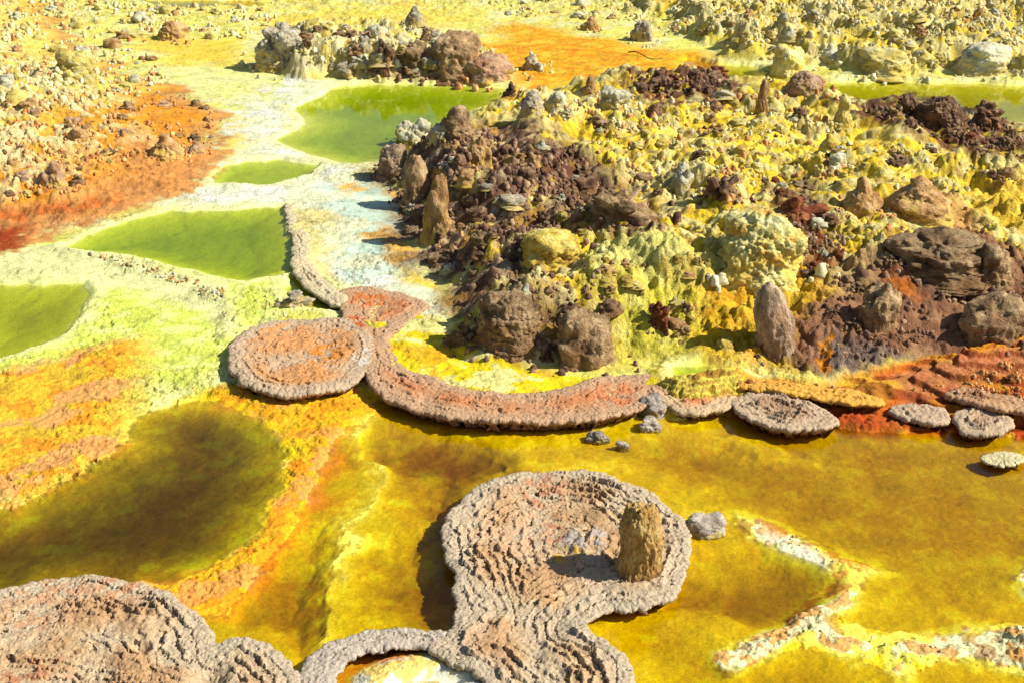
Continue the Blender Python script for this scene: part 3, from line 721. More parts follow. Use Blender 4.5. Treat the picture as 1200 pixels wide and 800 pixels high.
# disc and serpentine shelf in the middle
terrace('salt_disc', 'round orange-centred disc terrace with pale fringed rim, left end of the serpentine shelf', 'salt terrace',
        [(264, 418), (272, 396), (296, 380), (335, 373), (385, 371), (420, 376), (438, 392), (440, 415), (428, 438), (408, 452), (370, 460), (330, 463), (295, 456), (272, 440)],
        0.108, 0.10, res=0.006, ring=0.07, amp=0.006, pal=ORA, bowl=0.012, nod=0.011, nsc=48, lip=0.05, spots=((385, 412, .22, (216, 140, 60)), (430, 415, .16, (212, 204, 190)), (330, 395, .3, (214, 152, 98))))
terrace('salt_shelf', 'long orange serpentine shelf curving round the yellow basin to the disc', 'salt terrace',
        [(425, 436), (436, 456), (470, 474), (520, 487), (580, 494), (640, 494), (700, 490), (748, 478), (772, 462), (800, 448), (790, 438), (750, 434), (700, 440), (668, 452), (610, 459), (550, 455), (505, 440), (472, 428), (460, 414), (456, 398), (464, 385), (484, 373), (506, 358), (488, 346), (450, 338), (415, 334), (392, 340), (398, 352), (400, 368), (404, 376), (418, 392), (426, 415)],
        0.105, 0.10, res=0.006, ring=0.07, amp=0.006, pal=ORB, bowl=0.016, nod=0.010, nsc=50, spots=((412, 378, .16, (190, 104, 54)), (430, 350, .2, (198, 122, 66)), (720, 460, .2, (206, 130, 84))))
terrace('salt_ridge', 'narrow pale nodular rim winding between the green pond and the white basin', 'salt ridge',
        [(330, 238), (346, 238), (352, 260), (366, 280), (360, 300), (372, 320), (395, 336), (412, 350), (392, 360), (366, 342), (346, 326), (338, 305), (344, 285), (336, 262)],
        0.11, 0.09, res=0.007, ring=0.1, amp=0.006, pal=((206, 190, 150), (214, 184, 136), (206, 160, 100)), nod=0.012, nsc=42, lip=0.045, bowl=0, parts=('crust',))
terrace('salt_disc', 'oval brown ring-ridged disc at the shore below the leaning pillar', 'salt terrace',
        [(852, 470), (870, 458), (900, 455), (930, 460), (962, 474), (988, 490), (975, 500), (940, 503), (905, 500), (875, 490)],
        0.085, 0.09, ring=0.055, amp=0.014, pal=BRN, nod=0.010, nsc=50)
terrace('salt_shelf', 'small rusty shelf with pale fringe between the serpentine shelf and the oval disc', 'salt terrace',
        [(764, 456), (785, 448), (815, 446), (850, 452), (868, 462), (858, 478), (820, 486), (786, 480)], 0.08, 0.09, ring=0.07, amp=0.008, pal=((206, 178, 136), (206, 130, 70), (176, 74, 36)), nod=0.010, nsc=50)
terrace('salt_disc', 'small round brown disc at the right end of the shore', 'salt terrace',
        [(1110, 490), (1122, 479), (1150, 474), (1178, 480), (1192, 492), (1186, 504), (1158, 510), (1128, 506)], 0.07, 0.09, ring=0.05, amp=0.013, pal=BRN, nod=0.010, nsc=50)
terrace('salt_shelf', 'grey nodular shelf lying between the two brown discs on the shore', 'salt terrace',
        [(1040, 472), (1070, 470), (1105, 476), (1120, 488), (1108, 496), (1080, 494), (1050, 487)], 0.08, 0.10, ring=0.05, amp=0.010, pal=BRN, nod=0.013, nsc=32)
terrace('salt_disc', 'low pale crust island off the right shore, cut by the picture edge', 'salt terrace',
        [(1148, 533), (1162, 526), (1185, 526), (1205, 533), (1200, 542), (1172, 545), (1154, 541)], 0.04, 0.05, ring=0.04, amp=0.010, pal=((214, 200, 150), (206, 176, 130), (190, 150, 110)), nod=0.010, nsc=50, lip=.05)
terrace('salt_shelf', 'dark red overhanging ledge at the far right above the small disc', 'salt terrace',
        [(1100, 462), (1120, 452), (1165, 458), (1230, 470), (1290, 480), (1290, 492), (1200, 482), (1140, 474)], 0.12, 0.10, ring=0.05, amp=0.012, pal=((190, 150, 110), (156, 62, 34), (140, 50, 30)), nod=0.013, nsc=34)
terrace('salt_shelf', 'banded orange ledge below the leaning pillar and brown boulder', 'salt terrace',
        [(850, 440), (900, 442), (960, 450), (1020, 458), (1042, 470), (1010, 476), (960, 466), (900, 456), (855, 452)], 0.115, 0.08, ring=0.05, amp=0.010, pal=((226, 170, 70), (214, 122, 40), (190, 84, 34)), nod=0.010, nsc=34)
print('terraces', time.time() - T0)
#@@ROCKS
# ------------------------------------------------------------------ rocks and salt knobs
import bmesh


def ico(n):
    bm = bmesh.new(); bmesh.ops.create_icosphere(bm, subdivisions=n, radius=1.0)
    v = np.array([p.co[:] for p in bm.verts], f32); f = np.array([[p.index for p in q.verts] for q in bm.faces], np.int32); bm.free()
    return v, f


ICO = {n: ico(n) for n in (2, 3, 4, 5, 6)}


def rock_shape(kind, seed, n):
    """one closed lump of several merged knobs; base radius about 0.5, height about 1"""
    R = random.Random(seed * 101 + 7); D, fc = ICO[n]
    D = D.astype(f32)
    lobes = []
    if kind == 'knob':
        lobes.append(((0, 0, .25), .40))
        for i in range(7):
            a = R.uniform(0, 6.28); e = R.uniform(-.2, 1.3); q = R.uniform(.25, .42)
            lobes.append(((q * math.cos(a) * math.cos(e), q * math.sin(a) * math.cos(e), .3 + q * math.sin(e) * 1.1), R.uniform(.12, .28)))
        am = (.07, .075, .03)
    elif kind == 'pillar':
        lobes = [((0, 0, .2), .40), ((R.uniform(-.04, .04), 0, .45), .36), ((R.uniform(-.05, .05), R.uniform(-.05, .05), .66), .35)]
        for i in range(5):
            a = R.uniform(0, 6.28); lobes.append(((.2 * math.cos(a), .2 * math.sin(a), R.uniform(.1, .8)), R.uniform(.14, .2)))
        am = (.06, .035, .02)
    elif kind == 'crag':
        lobes.append(((0, 0, .18), .34))
        for i in range(16):
            a = R.uniform(0, 6.28); e = R.uniform(-.1, 1.45); q = R.uniform(.25, .52)
            lobes.append(((q * math.cos(a) * math.cos(e), q * math.sin(a) * math.cos(e), .2 + q * math.sin(e) * 1.15), R.uniform(.07, .17)))
        am = (.13, .09, .05)
    elif kind == 'cone':
        lobes = [((0, 0, .0), .48), ((0, 0, .25), .36), ((0, 0, .5), .22), ((.02, 0, .72), .15), ((-.02, .02, .85), .12)]
        am = (.06, .05, .025)
    elif kind == 'boulder':
        lobes = [((0, 0, .3), .46), ((R.uniform(-.15, .15), R.uniform(-.1, .1), .5), .36)]
        for i in range(6):
            a = R.uniform(0, 6.28); lobes.append(((.25 * math.cos(a), .25 * math.sin(a), R.uniform(.1, .65)), R.uniform(.2, .3)))
        am = (.10, .05, .025)
    elif kind == 'dome':
        lobes = [((0, 0, .3), .46), ((R.uniform(-.15, .15), R.uniform(-.1, .1), .5), .38)]
        for i in range(9):
            a = R.uniform(0, 6.28); lobes.append(((.28 * math.cos(a), .28 * math.sin(a), R.uniform(.1, .7)), R.uniform(.18, .28)))
        am = (.07, .06, .035)
    elif kind == 'swell':
        lobes = [((0, 0, .2), .4)]
        for i in range(12):
            a = R.uniform(0, 6.28); q = R.uniform(.1, .45); lobes.append(((q * math.cos(a), q * math.sin(a), .25), R.uniform(.16, .3)))
        am = (.05, .05, .03)
    elif kind == 'post':
        am = (.07, .05, .035)
    else:  # spire with a knobby head
        lobes = [((0, 0, .1), .36), ((.02, 0, .3), .26), ((-.03, 0, .5), .22), ((.0, 0, .7), .2), ((.03, 0, .84), .17)]
        for i in range(5):
            a = R.uniform(0, 6.28); lobes.append(((.16 * math.cos(a), .16 * math.sin(a), R.uniform(.2, .85)), R.uniform(.08, .13)))
        am = (.07, .05, .03)
    low = D[:, 2] < 0; hd = D[:, :2] / (np.hypot(D[:, 0], D[:, 1])[:, None] + 1e-6)
    DD = D.copy(); DD[low] = np.concatenate([hd[low], np.zeros((low.sum(), 1), f32)], 1)   # below the middle the foot flares out into the ground
    O = np.array((0, 0, .3), f32); best = np.full(len(D), .08, f32)
    # star-shaped union about the middle; tall shapes are stretched first
    st = 1.0 if kind in ('post', 'dome', 'swell', 'knob', 'crag', 'boulder') else 1.35
    for c, r in lobes:
        c = (np.array(c, f32) - O) * np.array((1, 1, 1 / st), f32)
        b = DD @ c; q = b * b - c @ c + r * r
        h = np.where(q > 0, b + np.sqrt(np.maximum(q, 0)), 0); best = np.maximum(best, h)
    if kind == 'post':
        q = np.hypot(DD[:, 0], DD[:, 1]); best = 1 / ((q / .42) ** 5 + (np.abs(DD[:, 2]) / .52) ** 5 + 1e-3) ** .2
    V = DD * best[:, None] * np.array((1, 1, st), f32)
    tl = np.clip(-D[:, 2], 0, 1); V[:, :2] *= (1 + (.12 if kind in ('knob', 'crag') else .36) * tl * tl + .08 * tl)[:, None] * (tl < .97)[:, None]; V[:, 2] -= .52 * tl
    V = V + O; D = DD
    s1 = V + seed * 3.7
    dsp = am[0] * fbm3(s1 * 2.6, 3, seed) + am[1] * (.55 - worley3(s1 * 6.5, seed + 1)) + (am[2] * (.5 - worley3(s1 * 15, seed + 2)) if n > 3 else 0)
    if n > 4: dsp = dsp + .03 * fbm3(s1 * 20, 3, seed + 5) - .03 * ss(.15, .5, fbm3(s1 * np.array((11, 11, 4), f32), 3, seed + 6))
    V = V + D * dsp[:, None]
    if kind == 'boulder': V[:, 2] += .03 * np.sin(V[:, 2] * 30 + 4 * fbm3(s1 * 2, 2, 9))
    V[:, 2] = np.maximum(V[:, 2], -.26)
    V[:, 2] = (V[:, 2] + .0) / max(V[:, 2].max(), .2)
    rr = np.percentile(np.hypot(V[:, 0], V[:, 1])[V[:, 2] > .1], 97); V[:, :2] *= .5 / rr
    return V, fc


_sh = {}


def rock_mesh(kind, seed, n, mat):
    key = (kind, seed, n, mat)
    if key not in _sh:
        V, f = rock_shape(kind, seed, n); me = mesh_np(kind, V, f); wst = ss(.5, -.1, V[:, 2] + .6 * fbm3(V * 4 + seed, 4, 8, .7)); set_col(me, np.repeat(wst[:, None], 3, 1) * .7, 'stain'); me.materials.append(RM[mat]); _sh[key] = me
    return _sh[key]


def rmp(*cs): return [(p, tuple(float(v) * .8 for v in lin(*c))) for p, c in zip((.36, .5, .64), cs)]


RM = {}
for nm, cs in {'white': ((190, 180, 138), (222, 216, 178), (236, 234, 206)), 'pale': ((210, 184, 86), (232, 214, 122), (238, 230, 172)), 'yellow': ((160, 110, 44), (210, 182, 76), (226, 212, 124)),
               'grey': ((146, 132, 108), (190, 178, 148), (220, 212, 186)), 'brown': ((116, 90, 62), (164, 134, 94), (202, 172, 126)), 'dark': ((88, 64, 48), (130, 98, 72), (182, 150, 110)),
               'tan': ((158, 112, 66), (200, 156, 100), (220, 186, 134)), 'red': ((112, 56, 36), (152, 86, 52), (192, 128, 80)), 'pink': ((172, 126, 94), (206, 164, 126), (222, 194, 160)),
               'hump': ((164, 148, 130), (200, 186, 166), (222, 210, 190)), 'post': ((190, 146, 74), (216, 174, 100), (230, 200, 130)), 'drape': ((196, 140, 52), (206, 194, 112), (220, 214, 156)), 'greyish': ((128, 108, 88), (174, 148, 118), (204, 178, 144)),
               'orange': ((196, 104, 40), (222, 146, 62), (232, 184, 100))}.items():
    RM[nm] = crust('crust_' + nm, ramp=rmp(*cs), scale=3.0, bump=0.9, dist=0.008, fine=30.0, vary=.25, speck=.45, stain=tuple(float(c) * .78 for c in lin(*((148, 104, 62) if nm in ('brown', 'dark', 'red', 'greyish', 'post') else (228, 196, 84)))))


RM_DONE = True


def px_scale(p): return (p[1] * CT - (p[2] - CAMH) * ST) / F


LAND = []; FEET = []


def place(name, label, cat, kind, mat, u, v, w, h, seed=1, rz=None, n=5, lean=(0, 0), wy=None, ref=None, group=None, z=None, sink=.14):
    """stand a rock with its foot at picture point u, v on the ground there, w by h picture points large"""
    p = hits([(u, v)])[0] if z is None else np.array((*unproj(u, v, z), z))
    s = px_scale(p); W = w * s; dep = math.atan2(CAMH - p[2], p[1]); Hh = h * s / math.cos(dep)
    wy = W * (wy or .9)
    y = p[1] + wy * .36; zz = float(zat(p[0], y)) if z is None else z
    zz = min(zz, p[2] + .25 * Hh)
    o = link(name, rock_mesh(kind, seed, n, mat)); o.location = (p[0], y, zz - sink * Hh)
    o.rotation_euler = (lean[1], lean[0], rnd.uniform(0, 6.28) if rz is None else rz)
    Hh *= (.92 if cat.startswith('stone') or v > 430 else .82); o.scale = (W, wy, Hh * (1 + sink)) if rz is not None else ((W + wy) / 2, (W + wy) / 2, Hh * (1 + sink))
    tag(o, label, cat, group)
    if ref: LAND.append((u, v - h * .5, ref)); FEET.append((u, v, w, mat))
    return o


RK = 'rock'; SK = 'salt lump'
L_ = [
    # name, label, category, kind, mat, u, v, w, h, options
    ('stone_post', 'upright yellow-tan stone post standing alone on the near beige terrace', 'stone post', 'post', 'post', 751, 678, 54, 82, dict(seed=3, z=.07, sink=.06, rz=0, n=6, ref='yellow stone post')),
    ('salt_mound', 'small oval beige mound touching the right edge of the near terrace', 'salt mound', 'dome', 'hump', 829, 630, 54, 20, dict(seed=5, z=-.01, rz=0, n=5, wy=.8, ref='oval beige mound')),
    ('rock', 'squared brown block with a cracked shadow, behind the yellow basin', RK, 'boulder', 'brown', 686, 430, 80, 66, dict(seed=6, rz=.4, n=5, ref='squared brown block')),
    ('stone_pillar', 'smooth grey-brown pillar leaning left at the foot of the mound', 'stone pillar', 'pillar', 'greyish', 914, 420, 50, 84, dict(seed=7, rz=0, n=5, lean=(-.16, 0), ref='leaning grey pillar')),
    ('rock', 'brown boulder with a steep shaded left side, right of the leaning pillar', RK, 'boulder', 'brown', 1034, 388, 56, 62, dict(seed=8, rz=.9, ref='brown boulder')),
    ('rock', 'large brown boulder with a shaded hollow at the right picture edge', RK, 'boulder', 'brown', 1170, 402, 84, 66, dict(seed=9, rz=0, ref='edge boulder')),
    ('salt_boulder', 'big rounded yellow salt boulder with a grey top and orange streaks', 'salt boulder', 'dome', 'drape', 898, 330, 112, 78, dict(seed=10, rz=.3, n=6, ref='big yellow boulder')),
    ('salt_boulder', 'orange-yellow draped boulder on the front slope of the dark cliff', 'salt boulder', 'dome', 'yellow', 648, 312, 84, 46, dict(seed=11, rz=.3, ref='orange draped boulder')),
    ('rock', 'rough brown rock mass left of the squared brown block', RK, 'boulder', 'brown', 596, 412, 84, 58, dict(seed=12, rz=0, n=6, ref='rough brown mass')),
    ('rock', 'tall jagged brown spire at the left end of the mound', RK, 'spire', 'brown', 537, 164, 46, 46, dict(seed=13, rz=0, ref='jagged brown spire')),
    ('salt_lump', 'grey twin-peaked salt knob at the left tip of the mound', SK, 'knob', 'white', 484, 170, 42, 36, dict(seed=14, rz=0, ref='grey twin peak')),
    ('salt_lump', 'grey rounded salt knob between the twin peak and the jagged spire', SK, 'knob', 'grey', 515, 168, 28, 32, dict(seed=15, ref='grey round knob')),
    ('stone_pillar', 'light brown pillar with a round head standing in the dark cliff', 'stone pillar', 'spire', 'tan', 513, 284, 44, 80, dict(seed=16, rz=0, ref='round-headed pillar')),
    ('stone_pillar', 'brown ribbed buttress on the left cliff above the white basin', 'stone pillar', 'pillar', 'brown', 487, 236, 42, 64, dict(seed=17, ref='ribbed buttress')),
    ('rock', 'grey-black rock at the cliff foot beside the white basin', RK, 'boulder', 'greyish', 459, 206, 40, 40, dict(seed=18, ref='grey-black foot rock')),
    ('rock', 'thin brown horned rock poking into the yellow basin', RK, 'crag', 'brown', 543, 404, 36, 24, dict(seed=19, ref='horned rock')),
    ('rock', 'pale tan lump halfway up the dark cliff', RK, 'knob', 'tan', 560, 196, 34, 40, dict(seed=20, ref='pale tan lump')),
    ('salt_boulder', 'tall grey-white lumpy salt pile beyond the back pond', 'salt boulder', 'knob', 'grey', 328, 82, 66, 50, dict(seed=21, rz=0, n=6, ref='grey lumpy pile')),
    ('rock', 'large brown boulder with shaded face on the back pond bank', RK, 'dome', 'brown', 534, 94, 66, 50, dict(seed=22, rz=.2, ref='brown bank boulder')),
    ('rock', 'pinkish sloping boulder at the right end of the back pond bank', RK, 'dome', 'pink', 572, 97, 64, 36, dict(seed=23, ref='pink sloping boulder')),
    ('rock', 'dark brown rock on the bank left of the brown bank boulder', RK, 'crag', 'brown', 486, 92, 56, 38, dict(seed=24, ref='dark bank rock')),
    ('rock', 'narrow dark rock on the bank above the back pond', RK, 'crag', 'dark', 450, 86, 30, 36, dict(seed=25, ref='narrow dark rock')),
    ('salt_lump', 'pointed grey salt cone on top of the back pond bank', SK, 'cone', 'grey', 486, 30, 24, 20, dict(seed=26, ref='grey salt cone')),
    ('rock', 'small grey rock alone on the orange flat behind the back pond', RK, 'crag', 'grey', 622, 84, 34, 24, dict(seed=27, ref='lone grey rock')),
    ('salt_boulder', 'grey-white rounded knob with a long shadow on the far orange flat', 'salt boulder', 'knob', 'grey', 756, 50, 34, 28, dict(seed=28, ref='far grey knob')),
    ('rock', 'small round rock casting a shadow on the far flat', RK, 'knob', 'tan', 691, 36, 22, 18, dict(seed=29, ref='small round rock')),
    ('salt_lump', 'thin salt spike at the back edge of the mound', SK, 'spire', 'tan', 692, 112, 18, 24, dict(seed=30, ref='thin salt spike')),
    ('salt_boulder', 'pale grey dome on the mound crest above the pond edge', 'salt boulder', 'dome', 'grey', 624, 134, 34, 28, dict(seed=31, ref='pale grey dome')),
    ('salt_boulder', 'lumpy grey-white dome right of the pale crest dome', 'salt boulder', 'knob', 'white', 652, 134, 30, 24, dict(seed=32, ref='grey-white dome')),
    ('salt_boulder', 'bright white salt lump on the mound crest', 'salt boulder', 'knob', 'white', 718, 130, 44, 28, dict(seed=33, ref='bright white lump')),
    ('rock', 'small dark rock at the right tip of the back pond', RK, 'crag', 'dark', 598, 114, 18, 20, dict(seed=34, ref='dark tip rock')),
    ('stone_pillar', 'slim reddish pillar with a round head on the mound crest', 'stone pillar', 'spire', 'tan', 894, 132, 18, 44, dict(seed=35, rz=0, ref='slim reddish pillar')),
    ('rock', 'pinkish humped rock beside the far right pond', RK, 'dome', 'pink', 944, 112, 50, 34, dict(seed=36, ref='pink humped rock')),
    ('stone_pillar', 'pale stub standing in front of the pink humped rock', 'stone pillar', 'spire', 'pale', 988, 152, 24, 36, dict(seed=37, ref='pale stub')),
    ('rock', 'large dark brown rock standing against the far right pond', RK, 'boulder', 'dark', 1106, 150, 62, 44, dict(seed=38, rz=0, n=6, ref='large dark pond rock')),
    ('rock', 'dark rock right of the large pond rock', RK, 'crag', 'dark', 1158, 150, 44, 30, dict(seed=39, ref='second dark pond rock')),
    ('rock', 'dark reddish rock left of the large pond rock', RK, 'crag', 'dark', 1068, 136, 40, 28, dict(seed=40, ref='reddish pond rock')),
    ('stone_pillar', 'two-headed pale cone with orange skirt in the middle of the mound', 'stone pillar', 'cone', 'tan', 1014, 252, 60, 46, dict(seed=41, ref='two-headed cone')),
    ('rock', 'tan cone hill with a dark left side on the yellow flat', RK, 'cone', 'tan', 1082, 262, 82, 46, dict(seed=42, rz=0, ref='tan cone hill')),
    ('rock', 'dark brown layered peak above the edge boulder', RK, 'boulder', 'brown', 1104, 332, 130, 50, dict(seed=43, rz=0, n=6, wy=.8, ref='dark layered peak')),
    ('rock', 'dark brown hump right of the layered peak', RK, 'boulder', 'brown', 1166, 334, 56, 50, dict(seed=44, ref='brown hump')),
    ('rock', 'reddish brown crag in the red gully of the mound', RK, 'crag', 'red', 938, 262, 62, 36, dict(seed=45, rz=0, ref='red gully crag')),
    ('rock', 'dark crag on top of the mound left of the red gully', RK, 'crag', 'dark', 848, 236, 50, 34, dict(seed=46, ref='dark top crag')),
    ('rock', 'brown crag behind the orange draped boulder', RK, 'crag', 'brown', 728, 262, 84, 44, dict(seed=47, rz=0, ref='brown middle crag')),
    ('salt_lump', 'white round-topped salt knob beside the red gully', SK, 'knob', 'white', 800, 228, 36, 34, dict(seed=48, ref='white middle knob')),
    ('salt_lump', 'small white ball at the right foot of the big yellow boulder', SK, 'knob', 'white', 966, 304, 12, 12, dict(seed=49, ref='white ball')),
    ('rock', 'rusty brown lump on the yellow slope', RK, 'crag', 'red', 774, 392, 34, 36, dict(seed=51, ref='rusty slope lump')),
    ('rock', 'dark-sided cone on the pink left slope', RK, 'cone', 'tan', 192, 186, 44, 32, dict(seed=52, ref='left slope cone')),
    ('rock', 'pinkish rounded boulder on the orange left slope', RK, 'knob', 'pink', 62, 222, 36, 32, dict(seed=53, ref='pinkish boulder')),
    ('rock', 'tan rock with shaded hollow on the upper left slope', RK, 'boulder', 'tan', 92, 166, 26, 22, dict(seed=54, ref='hollow tan rock')),
    ('salt_boulder', 'big yellow-white salt heap on the far left slope', 'salt boulder', 'knob', 'pale', 80, 88, 60, 38, dict(seed=55, rz=0, n=5, ref='left salt heap')),
    ('salt_boulder', 'white salt pinnacle above the streaked white flow', 'salt boulder', 'knob', 'white', 96, 72, 26, 22, dict(seed=56, ref='white pinnacle')),
    ('rock', 'brown-topped hump on the far left bank', RK, 'boulder', 'tan', 200, 48, 40, 26, dict(seed=57, ref='far left hump')),
    ('salt_boulder', 'rounded pale boulder with shaded left face behind the far right pond', 'salt boulder', 'dome', 'pale', 926, 90, 44, 34, dict(seed=58, n=5, ref='far shaded boulder')),
    ('salt_boulder', 'broad whitish heap at the right end of the far bank', 'salt boulder', 'dome', 'white', 1160, 88, 66, 34, dict(seed=59, rz=0, ref='far bank heap')),
    ('salt_boulder', 'yellowish rounded bank lump behind the far right pond', 'salt boulder', 'dome', 'pale', 1040, 90, 64, 30, dict(seed=60, rz=0, ref='yellow bank lump')),
    ('rock', 'low grey lump standing in the green puddle below the pale rim', RK, 'crag', 'grey', 343, 362, 46, 22, dict(seed=61, rz=.6, wy=.7, ref='puddle lump')),
    ('rock', 'tan conical rock at the near end of the left slope', RK, 'cone', 'pink', 228, 180, 26, 16, dict(seed=62, ref='tan near cone')),
    ('salt_mound', 'larger of two nodular clumps in the amber pool below the shelf', 'salt mound', 'knob', 'hump', 701, 520, 30, 14, dict(seed=63, rz=0, wy=.8, z=-.015, ref='larger pool clump')),
    ('salt_mound', 'smaller of two nodular clumps in the amber pool below the shelf', 'salt mound', 'knob', 'hump', 731, 527, 18, 10, dict(seed=64, rz=0, wy=.8, z=-.015, ref='smaller pool clump')),
    ('salt_mound', 'grey nodular crust clump at the right end of the serpentine shelf', 'salt mound', 'knob', 'hump', 768, 490, 46, 24, dict(seed=65, rz=0, wy=.8, z=.0, ref='shelf-end clump')),
    ('salt_mound', 'small grey clump in the water below the shelf-end crust', 'salt mound', 'knob', 'hump', 763, 507, 32, 14, dict(seed=66, rz=0, wy=.8, z=-.01, ref='small shelf clump')),
]
for nm, lb, ct, kd, mt, u, v, w_, h_, kw in L_:
    place(nm, lb, ct, kd, mt, u, v, w_, h_, **kw)

# a dead twig on the far orange flat
p0 = hits([(736, 64)])[0]; p1 = hits([(775, 72)])[0]
bm = bmesh.new(); rings = []
for i in range(9):
    t = i / 8; c = Vector(p0 * (1 - t) + p1 * t) + Vector((0, 0.03 * math.sin(5 * t), .03 + .025 * math.sin(7 * t))); rr = .010 * (1 - .6 * t)
    rings.append([bm.verts.new(c + Vector((0, math.cos(k * 1.047) * rr, math.sin(k * 1.047) * rr))) for k in range(6)])
for a, b in zip(rings, rings[1:]):
    for k in range(6): bm.faces.new((a[k], a[(k + 1) % 6], b[(k + 1) % 6], b[k]))
bm.faces.new(rings[0]); bm.faces.new(rings[-1])
me = bpy.data.meshes.new('twig'); bm.to_mesh(me); bm.free()
tag(link('twig', me, RM['dark']), 'thin dark twig lying on the far orange flat', 'twig')

# ------------------------------------------------------------------ the many smaller knobs and rocks
COLW = {'white': 'white', 'pale': 'pale yellow', 'yellow': 'yellow', 'grey': 'grey', 'brown': 'brown', 'dark': 'dark brown', 'tan': 'tan', 'red': 'rusty red', 'pink': 'pinkish', 'orange': 'orange'}
Z_ = [  # outline, count, size range, knob mats, rock mats
    ([(0, 2), (110, 0), (190, 30), (160, 60), (215, 90), (120, 130), (0, 130)], 62, (9, 26), 'white pale pale', 'tan'),
    ([(0, 120), (120, 110), (215, 105), (258, 140), (268, 165), (180, 185), (60, 230), (0, 250)], 34, (7, 20), 'pale', 'tan pink brown tan'),
    ([(110, 0), (300, 10), (330, 25), (290, 50), (190, 45)], 28, (7, 20), 'white pale', 'tan'),
    ([(330, 30), (470, 32), (580, 60), (600, 92), (420, 95), (350, 70)], 46, (9, 28), 'pale white', 'grey brown brown dark'),
    ([(560, 2), (1200, 0), (1200, 40), (860, 46), (700, 24), (600, 20)], 90, (7, 19), 'white pale pale', 'tan'),
    ([(850, 48), (1200, 36), (1200, 90), (900, 74)], 28, (9, 24), 'white pale', 'grey'),
    ([(640, 118), (760, 105), (900, 115), (990, 150), (1000, 210), (860, 240), (740, 220), (690, 170)], 80, (8, 26), 'white pale pale yellow', 'tan brown dark'),
    ([(960, 150), (1060, 165), (1200, 200), (1200, 225), (1080, 225), (970, 215)], 26, (8, 22), 'white pale', 'tan dark'),
    ([(455, 190), (500, 160), (580, 160), (680, 180), (725, 240), (640, 275), (600, 330), (640, 350), (620, 400), (560, 390), (520, 330), (470, 260)], 120, (8, 28), 'white', 'dark brown brown dark grey tan'),
    ([(740, 95), (845, 84), (860, 108), (760, 116)], 26, (9, 24), '', 'dark red dark'),
    ([(995, 122), (1140, 128), (1200, 160), (1200, 190), (1080, 160)], 30, (9, 26), '', 'dark dark red brown'),
    ([(880, 215), (945, 212), (1000, 300), (945, 325), (920, 260)], 30, (9, 24), 'white', 'red dark brown'),
    ([(700, 290), (830, 300), (850, 410), (740, 415), (710, 350)], 26, (9, 24), 'yellow pale yellow', 'tan'),
    ([(970, 330), (1060, 285), (1180, 300), (1195, 390), (1060, 415), (950, 430)], 36, (8, 24), '', 'brown dark brown tan'),
    ([(600, 250), (720, 240), (720, 420), (600, 400)], 26, (9, 26), 'yellow', 'brown dark'),
    ([(860, 446), (1050, 452), (1200, 420), (1200, 470), (1060, 480), (1000, 474)], 24, (6, 13), '', 'orange red tan'),
]
def clump(u, v):
    x, y = unproj(u, v, .3); x = np.asarray(x, f32); y = np.asarray(y, f32)
    return fbm(x * 1.7, y * 1.7, 3, 97) - .05


items = []
RS = random.Random(77)
for zi, (poly, cnt, (s0, s1), km, rm) in enumerate(Z_):
    us = [p[0] for p in poly]; vs_ = [p[1] for p in poly]; pts = []
    while len(pts) < cnt:
        u = RS.uniform(min(us), max(us)); v = RS.uniform(min(vs_), max(vs_)); ins = False
        for i in range(len(poly)):
            (x1, y1), (x2, y2) = poly[i], poly[(i + 1) % len(poly)]
            if (y1 > v) != (y2 > v) and u < (x2 - x1) * (v - y1) / (y2 - y1) + x1: ins = not ins
        if ins and (RS.random() < .3 or clump(u, v) > 0): pts.append((u, v))
    km = km.split(); rm = rm.split(); mats = [('salt_lump', m) for m in km] + [('rock' if m in ('dark', 'brown', 'grey') else 'crust_lump', m) for m in rm]
    for (u, v), p in zip(pts, hits(pts)):
        nm, mt = RS.choice(mats); q = RS.random() ** 1.8; size = s0 + (s1 - s0) * q
        items.append(dict(p=p, uv=(u, v), nm=nm, mt=mt, px=size))
ORD = ['nearest', 'second nearest', 'third nearest', 'fourth nearest', 'fifth nearest', 'sixth nearest']
fam = {}
for it in items:
    u, v = it['uv']; v -= it['px'] * .4
    lu, lv, ref = min(LAND, key=lambda l: (l[0] - u) ** 2 + (l[1] - v) ** 2)
    dx, dy = u - lu, v - lv
    dr = ('left of' if dx < 0 else 'right of') if abs(dx) > abs(dy) else ('behind' if dy < 0 else 'in front of')
    it['d'] = math.hypot(dx, dy); it['key'] = (COLW[it['mt']], it['nm'].replace('_', ' '), dr, ref)
    fam.setdefault(it['key'], []).append(it)
for key, L in fam.items():
    L.sort(key=lambda i: i['d'])
    for k, it in enumerate(L):
        c, n_, dr, ref = key
        it['group'] = f'{n_}s scattered over the mineral field'
        if len(L) == 1: it['label'] = f'{c} {n_} just {dr} the {ref}'
        elif k < len(ORD): it['label'] = f'{c} {n_} {dr} the {ref}, {ORD[k]}'
        else: it['label'] = f'{c} {n_} farther {dr} the {ref}'; it['group'] = it['label'] + 's'
KN = {'crust_lump': ['crag', 'boulder', 'knob', 'crag'], 'salt_lump': ['knob', 'knob', 'cone', 'boulder', 'crag', 'knob'], 'rock': ['crag', 'crag', 'boulder', 'crag', 'crag', 'boulder']}
first = {}
